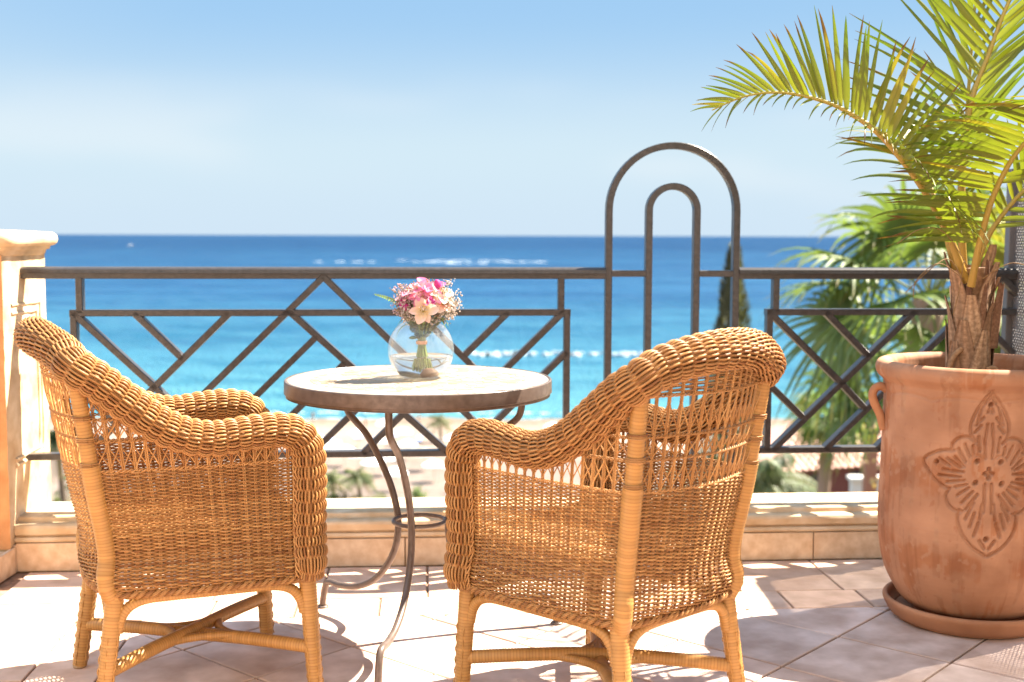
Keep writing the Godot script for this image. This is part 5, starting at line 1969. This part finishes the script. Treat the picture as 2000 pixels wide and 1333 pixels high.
func build_background() -> void:
	# beach: umbrellas, loungers, bathers
	var um := build_umbrella("white beach umbrella on the sand, nearest to the table legs between the two chairs", Vector3(-13.9, ground_y(-133.3), -133.3), Color(0.85, 0.85, 0.85))
	var spots := [[-9.8, -137.5, "white beach umbrella standing just left of the right chair's arm"], [-14.8, -129.4, "white beach umbrella in front of the others beside the bushy palms"], [-11.5, -119.8, "white beach umbrella lowest in the view, above the low wall"], [-19.4, -140.8, "white beach umbrella behind the bushy palm clump"], [-21.6, -142.6, "white beach umbrella at the left edge of the gap between the chairs"], [-14.4, -160.7, "white beach umbrella seen between the two front table legs"], [-20.1, -159.4, "white beach umbrella left of the table legs, further up the beach"], [-6.0, -143.8, "white beach umbrella seen through the right chair's open lattice"], [0.0, -156.6, "white beach umbrella behind the right chair's side"], [-30.0, -161.5, "white beach umbrella behind the left chair's front arm"], [-36.5, -150.0, "white beach umbrella behind the left chair's near arm"], [5.7, -168.5, "white beach umbrella far behind the back of the right chair"], [-43.0, -140.0, "white beach umbrella behind the left chair's woven side"], [-17.2, -136.0, "white beach umbrella just right of the bushy palms' crowns"], [-8.2, -128.0, "white beach umbrella directly above the small round bush"], [-12.6, -146.5, "white beach umbrella just under the bottom rail, right of the curved table leg"], [-16.6, -150.5, "white beach umbrella just under the bottom rail, left of the table legs"], [-24.0, -151.0, "white beach umbrella just above the bottom rail, leftmost in the gap between the chairs"], [-7.4, -153.0, "white beach umbrella above the bottom rail beside the right chair's arm"], [-18.0, -172.0, "white beach umbrella close to the waterline, left of the straight table leg"]]
	for s in spots:
		another(um, "beach_umbrella", s[2], Vector3(s[0], ground_y(s[1]), s[1]), s[0] * 1.3)
	var lo := build_lounger("blue lounger on the sand below the shoreline, left of the table legs", Vector3(-28.6, ground_y(-176.0), -176.0), Color(0.28, 0.38, 0.70))
	for s in [[-23.6, -162.8, "blue lounger on the sand where the railing bar meets the bottom rail"], [-16.1, -170.5, "blue lounger on the sand right behind the straight table leg"], [-26.5, -165.5, "blue lounger beside another on the sand left of the table"], [-31.0, -172.0, "blue lounger nearest to the left chair's arm"], [-21.0, -168.0, "blue lounger on the sand behind the bent table leg"], [-12.6, -165.0, "blue lounger on the sand under the peak of the railing bars"]]:
		another(lo, "beach_lounger", s[2], Vector3(s[0], ground_y(s[1]), s[1]), s[1] * 0.4)
	build_person("person in dark swimwear standing at the water's edge left of the table", Vector3(-31.5, ground_y(-192.8), -192.8), Color(0.05, 0.05, 0.12), 0.4)
	build_person("person in red swimwear standing on the sand left of the table legs", Vector3(-21.8, ground_y(-181.4), -181.4), Color(0.45, 0.05, 0.05), 2.0)
	build_person("person in pale swimwear at the shoreline right of the table legs", Vector3(-14.4, ground_y(-189.2), -189.2), Color(0.6, 0.6, 0.62), 1.0)
	build_person("person in blue swimwear walking on the sand behind the left chair's arm", Vector3(-34.4, ground_y(-184.0), -184.0), Color(0.08, 0.15, 0.4), 5.0)
	# small boat far out on the left
	var boat := thing("motor_boat", "small white motor boat far out at sea on the left", "boat", Vector3(-930, SEA_Y, -3000))
	var b := MB.new()
	var hull := PackedVector3Array()
	for r in 5:
		var f := r / 4.0
		for k in 12:
			var a := TAU * k / 12
			var px := cos(a) * (9.0 + f * 1.5)
			hull.append(Vector3(px, -0.5 + f * 2.8 + maxf(px, 0.0) * 0.06 * f, sin(a) * 2.6 * (0.5 + 0.5 * f)))
	b.grid(hull, 12, true, Color(0.8, 0.8, 0.8), false)
	part("hull", b, M.plain, boat)
	b = MB.new()
	b.box(Vector3(-5, 2.2, -1.8), Vector3(3, 4.6, 1.8), 0.4, Color(0.8, 0.8, 0.8))
	part("cabin", b, M.plain, boat)
	# reef rocks between the surf
	for q in [[1.2, -303.0, 1.0, "dark reef rock in the surf left of the arch's outer bar"], [14.5, -304.0, 0.7, "dark reef rock in the surf behind the right chair's back"], [-6.0, -303.5, 0.6, "dark reef rock at the left end of the white surf line"]]:
		b = MB.new()
		b.ball(Vector3.ZERO, Vector3(1.3, 1.1, 1.0) * (q[2] as float), Color(0.06, 0.055, 0.05), 10, 7, 0.2, int(q[0] * 7))
		var rk := part("reef_rock", b, M.plain, self)
		rk.position = Vector3(q[0], SEA_Y + 0.3, q[1])
		tag(rk, q[3], "rock", "reef rocks in the surf")
	# palms along the beach
	feather_palm(Vector3(-27.8, ground_y(-75.0), -75.0), 7.2, 2.2, 26, "tall dark palm tree with a drooping crown beside the stucco pillar", Color(0.05, 0.085, 0.02), 3, "", 1.25)
	feather_palm(Vector3(-33.9, ground_y(-95.0), -95.0), 3.3, 2.0, 14, "small young palm tree low on the sand left of the left chair", Color(0.06, 0.12, 0.03), 4)
	feather_palm(Vector3(-9.7, ground_y(-165.0), -165.0), 3.4, 2.2, 20, "palm tree on the beach beside the right chair's front arm", Color(0.11, 0.14, 0.05), 5)
	feather_palm(Vector3(-16.2, ground_y(-110.0), -110.0), 2.6, 1.9, 20, "left palm of the bushy clump between the two chairs", Color(0.09, 0.14, 0.03), 6)
	feather_palm(Vector3(-13.6, ground_y(-108.0), -108.0), 3.0, 2.0, 22, "right and taller palm of the bushy clump between the two chairs", Color(0.085, 0.13, 0.03), 7)
	leafy(Vector3(-15.0, ground_y(-107.0), -107.0), Vector3(2.4, 0.8, 1.2), 420, 0.4, Color(0.09, 0.13, 0.03), Color(0.15, 0.16, 0.06), "green undergrowth at the foot of the bushy palms between the chairs", "green_bush", "bush", 8)
	leafy(Vector3(-8.6, ground_y(-113.0) - 0.2, -113.0), Vector3(0.7, 0.75, 0.7), 240, 0.3, Color(0.10, 0.18, 0.04), Color(0.14, 0.22, 0.06), "small round green bush on the sand beside the table's tie ring", "green_bush", "bush", 9)
	leafy(Vector3(-18.6, ground_y(-112.0), -112.0), Vector3(1.5, 0.9, 1.0), 320, 0.38, Color(0.10, 0.15, 0.04), Color(0.16, 0.18, 0.07), "green bush left of the bushy palms, close to the left chair's front post", "green_bush", "bush", 11)
	leafy(Vector3(-11.6, ground_y(-104.0), -104.0), Vector3(1.2, 0.7, 0.9), 260, 0.34, Color(0.11, 0.16, 0.05), Color(0.18, 0.20, 0.08), "low green bush right of the bushy palms, above the low wall", "green_bush", "bush", 12)
	leafy(Vector3(-5.2, ground_y(-118.0), -118.0), Vector3(1.4, 1.0, 1.0), 300, 0.38, Color(0.10, 0.15, 0.05), Color(0.16, 0.19, 0.08), "green bush seen through the right chair's woven side", "green_bush", "bush", 13)
	leafy(Vector3(9.0, ground_y(-52.0), -52.0), Vector3(2.4, 3.4, 1.6), 900, 0.5, Color(0.10, 0.15, 0.05), Color(0.17, 0.20, 0.09), "pale green shrub beside the feathery palm below the right railing", "green_bush", "bush", 14)
	leafy(Vector3(-36.5, ground_y(-98.0), -98.0), Vector3(1.6, 0.9, 1.0), 320, 0.4, Color(0.09, 0.13, 0.04), Color(0.15, 0.17, 0.07), "green bush at the foot of the small young palm behind the left chair", "green_bush", "bush", 15)
	# cypress behind the arch
	var cy := thing("cypress_tree", "narrow grey green cypress tree behind the tall double arch", "cypress", Vector3(7.0, ground_y(-40.0), -40.0))
	var ch := 0.65 - ground_y(-40.0)
	b = MB.new()
	b.tube(PackedVector3Array([Vector3(0, -0.3, 0), Vector3(0.1, ch * 0.6, 0), Vector3(0.2, ch * 0.9, 0)]), PackedFloat32Array([0.22, 0.12, 0.03]), 8, Color(0.15, 0.10, 0.07))
	part("trunk", b, M.bark, cy)
	b = MB.new()
	var rg := RandomNumberGenerator.new()
	rg.seed = 40
	for i in 6500:
		var f := rg.randf()
		var y := ch * (0.06 + 0.94 * f)
		var a := rg.randf() * TAU
		var prof := 1.9 * pow(1.0 - f, 0.72) + 0.03
		var r := prof * (0.72 + 0.3 * sin(a * 3.0 + y * 2.3) * 0.6) * sqrt(rg.randf_range(0.45, 1.0))
		var g := rg.randf_range(0.6, 1.3)
		leaf(b, Vector3(cos(a) * r + 0.22 * f, y, sin(a) * r), Vector3(cos(a) * 0.5, 1.0, sin(a) * 0.5).normalized(), 0.34, 0.045, Vector3(cos(a), 0.1, sin(a)), 0.0, Color(0.13 * g, 0.135 * g, 0.095 * g), Color(0.15 * g, 0.155 * g, 0.11 * g), 2.0, Color(0, 0, 0, 0), 0.9, 0.3, 2)
	stuff("foliage", b, M.far_leaf, cy)
	# fan palms beyond the right end of the railing
	fan_palm(Vector3(4.35, ground_y(-13.0), -13.0), 0.75 - ground_y(-13.0), 0.98, 0.98, 22, "big fan palm with green fans behind the potted palm", 50, 1.25, -0.5, false)
	fan_palm(Vector3(6.15, ground_y(-19.0), -19.0), -0.75 - ground_y(-19.0), 1.0, 1.0, 18, "fan palm with yellowing fans seen through the right railing bars", 51, 1.1, -0.55, false)
	fan_palm(Vector3(6.9, ground_y(-16.0), -16.0), 0.9 - ground_y(-16.0), 0.95, 0.9, 13, "fan palm at the right edge behind the divider screen", 54, 1.2, -0.8)
	fan_palm(Vector3(8.3, ground_y(-32.0), -32.0), -3.2 - ground_y(-32.0), 0.85, 0.6, 20, "low fan palm with hanging green fans above the pink roof", 52, 0.9, -1.0, false, Color(0.10, 0.20, 0.02))
	feather_palm(Vector3(9.2, ground_y(-45.0), -45.0), -7.6 - ground_y(-45.0), 3.2, 22, "feathery palm with long drooping fronds below the right railing", Color(0.13, 0.17, 0.09), 53, "", 1.1)
	leafy(Vector3(10.6, ground_y(-40.0), -40.0), Vector3(0.9, 2.6, 0.9), 900, 0.3, Color(0.20, 0.24, 0.02), Color(0.30, 0.30, 0.03), "yellow green shrub beside the pink roofed house", "yellow_shrub", "shrub", 60)
	leafy(Vector3(9.25, ground_y(-30.0), -30.0), Vector3(0.7, 3.3, 0.8), 900, 0.24, Color(0.18, 0.24, 0.02), Color(0.30, 0.30, 0.03), "yellow green shrub close beside the terracotta pot's left side", "yellow_shrub", "shrub", 61)
	leafy(Vector3(8.0, ground_y(-26.0), -26.0), Vector3(0.5, 4.2, 0.6), 420, 0.22, Color(0.26, 0.17, 0.09), Color(0.36, 0.26, 0.15), "dry brown bush behind the right railing bars", "dry_bush", "bush", 62)
	leafy(Vector3(13.2, ground_y(-26.0), -26.0), Vector3(1.6, 4.6, 1.2), 1500, 0.3, Color(0.12, 0.17, 0.04), Color(0.20, 0.24, 0.07), "green bush filling the gap behind the divider screen", "green_bush", "bush", 63)
	# house with a pink tiled roof
	var hs := thing("garden_house", "low garden house with pink tiled hipped roof and dark red walls", "house", Vector3(16.4, -10.9, -64.0))
	hs.rotation.y = 0.35
	b = MB.new()
	b.box(Vector3(-4.2, -8.0, -3.0), Vector3(4.2, 0.55, 3.0), 0.02, Color(0.16, 0.05, 0.045))
	var wall := part("wall", b, M.plain, hs)
	for i in 3:
		b = MB.new()
		b.box(Vector3(-2.8 + i * 2.4, -1.2, 2.98), Vector3(-1.8 + i * 2.4, 0.2, 3.06), 0.02, Color(0.05, 0.05, 0.06))
		part("window", b, M.plain, wall)
	b = MB.new()
	var ev := 0.6
	var e := [Vector3(-4.9, ev, 3.7), Vector3(4.9, ev, 3.7), Vector3(4.9, ev, -3.7), Vector3(-4.9, ev, -3.7)]
	var r0 := Vector3(-1.6, 2.5, 0)
	var r1 := Vector3(1.6, 2.5, 0)
	var pink := Color(0.58, 0.33, 0.26)
	b.quad(e[0], e[1], r1, r0, Vector3(0, 1, 1), pink)
	b.quad(e[2], e[3], r0, r1, Vector3(0, 1, -1), pink)
	b.tri(e[1], e[2], r1, Vector3(1, 1, 0), pink)
	b.tri(e[3], e[0], r0, Vector3(-1, 1, 0), pink)
	b.quad(e[0], e[1], e[2], e[3], Vector3.DOWN, Color(0.2, 0.08, 0.06))
	for i in 26:
		var f := (i + 0.5) / 26.0
		var lo2: Vector3 = (e[0] as Vector3).lerp(e[1], f)
		var hi2 := Vector3(clampf(lo2.x, -1.6, 1.6), 2.5, 0)
		if absf(lo2.x) > 1.6:
			hi2 = Vector3(lo2.x, lerpf(ev, 2.5, (4.9 - absf(lo2.x)) / 3.3), lerpf(3.7, 0.0, (4.9 - absf(lo2.x)) / 3.3))
		b.tube(PackedVector3Array([lo2 + Vector3.UP * 0.03, hi2 + Vector3.UP * 0.03]), 0.07, 6, Color(0.60, 0.35, 0.27))
	part("roof", b, M.plain, hs)
	var col := thing("red_pillar", "reddish brown pillar standing right of the garden house", "pillar", Vector3(13.6, ground_y(-46.0), -46.0))
	b = MB.new()
	b.box(Vector3(-0.22, -0.5, -0.22), Vector3(0.22, 7.6, 0.22), 0.03, Color(0.36, 0.15, 0.10))
	part("shaft", b, M.plain, col)
	b = MB.new()
	b.box(Vector3(-0.3, 7.6, -0.3), Vector3(0.3, 7.85, 0.3), 0.04, Color(0.38, 0.17, 0.12))
	part("cap", b, M.plain, col)
	var wh := thing("white_wall", "white rendered garden wall behind the dry bush on the right", "wall", Vector3(15.2, ground_y(-50.0), -50.0))
	b = MB.new()
	b.box(Vector3(-1.2, -0.5, -0.2), Vector3(3.2, 5.6, 0.2), 0.03, Color(0.7, 0.68, 0.66))
	part("wall_face", b, M.plain, wh)
	b = MB.new()
	b.box(Vector3(-1.3, 5.6, -0.3), Vector3(3.3, 5.75, 0.3), 0.03, Color(0.72, 0.7, 0.66))
	part("coping", b, M.plain, wh)

# ---------------------------------------------------------------- everything
func _ready() -> void:
	rng.seed = 20
	var cam := Camera3D.new()
	cam.name = "camera"
	cam.position = Vector3(0, 1.12, 0)
	cam.rotation_degrees = Vector3(-4.93, 0, 0.17)
	cam.fov = 31.04
	cam.near = 0.05
	cam.far = 90000.0
	var lens := CameraAttributesPhysical.new()
	lens.frustum_focal_length = 43.2
	lens.frustum_focus_distance = 3.1
	lens.frustum_near = 0.05
	lens.frustum_far = 90000.0
	lens.exposure_aperture = 3.2
	cam.attributes = lens
	add_child(cam)
	cam.fov = 31.04
	var to_sun := Vector3(0.72, 1.0, -0.36).normalized()
	var sun := DirectionalLight3D.new()
	sun.name = "sun"
	sun.light_energy = 1.6
	sun.light_color = Color(1.0, 0.955, 0.88)
	sun.light_angular_distance = 0.5
	sun.shadow_enabled = true
	add_child(sun)
	sun.look_at_from_position(to_sun * 10.0, Vector3.ZERO, Vector3.UP)
	var env := Environment.new()
	env.background_mode = Environment.BG_SKY
	env.sky = make_sky(to_sun)
	env.background_energy_multiplier = 0.195
	env.tonemap_mode = Environment.TONE_MAPPER_LINEAR
	env.tonemap_exposure = 5.2
	env.sdfgi_enabled = true
	env.ssao_enabled = true
	env.ssil_enabled = true
	var we := WorldEnvironment.new()
	we.name = "surroundings"
	we.environment = env
	add_child(we)
	build_materials()
	build_floor()
	build_low_wall()
	build_left_wall()
	build_added_facade()
	build_sea_and_shore()
	build_railing()
	build_divider()
	build_background()
	var a := make_chair("left wicker armchair, its rolled arm pointing right towards the table")
	var r := another(a, "wicker_armchair", "right wicker armchair, seen from behind with its open lattice back", Vector3(0.205, 0, -2.854), deg_to_rad(43.6))
	a.position = Vector3(-0.785, 0, -3.036)
	a.rotation.y = deg_to_rad(-64.0)
	build_table()
	build_vase()
	build_pot(Vector3(1.35, 0, -3.546))
	build_palm(Vector3(1.337, 0, -3.546))
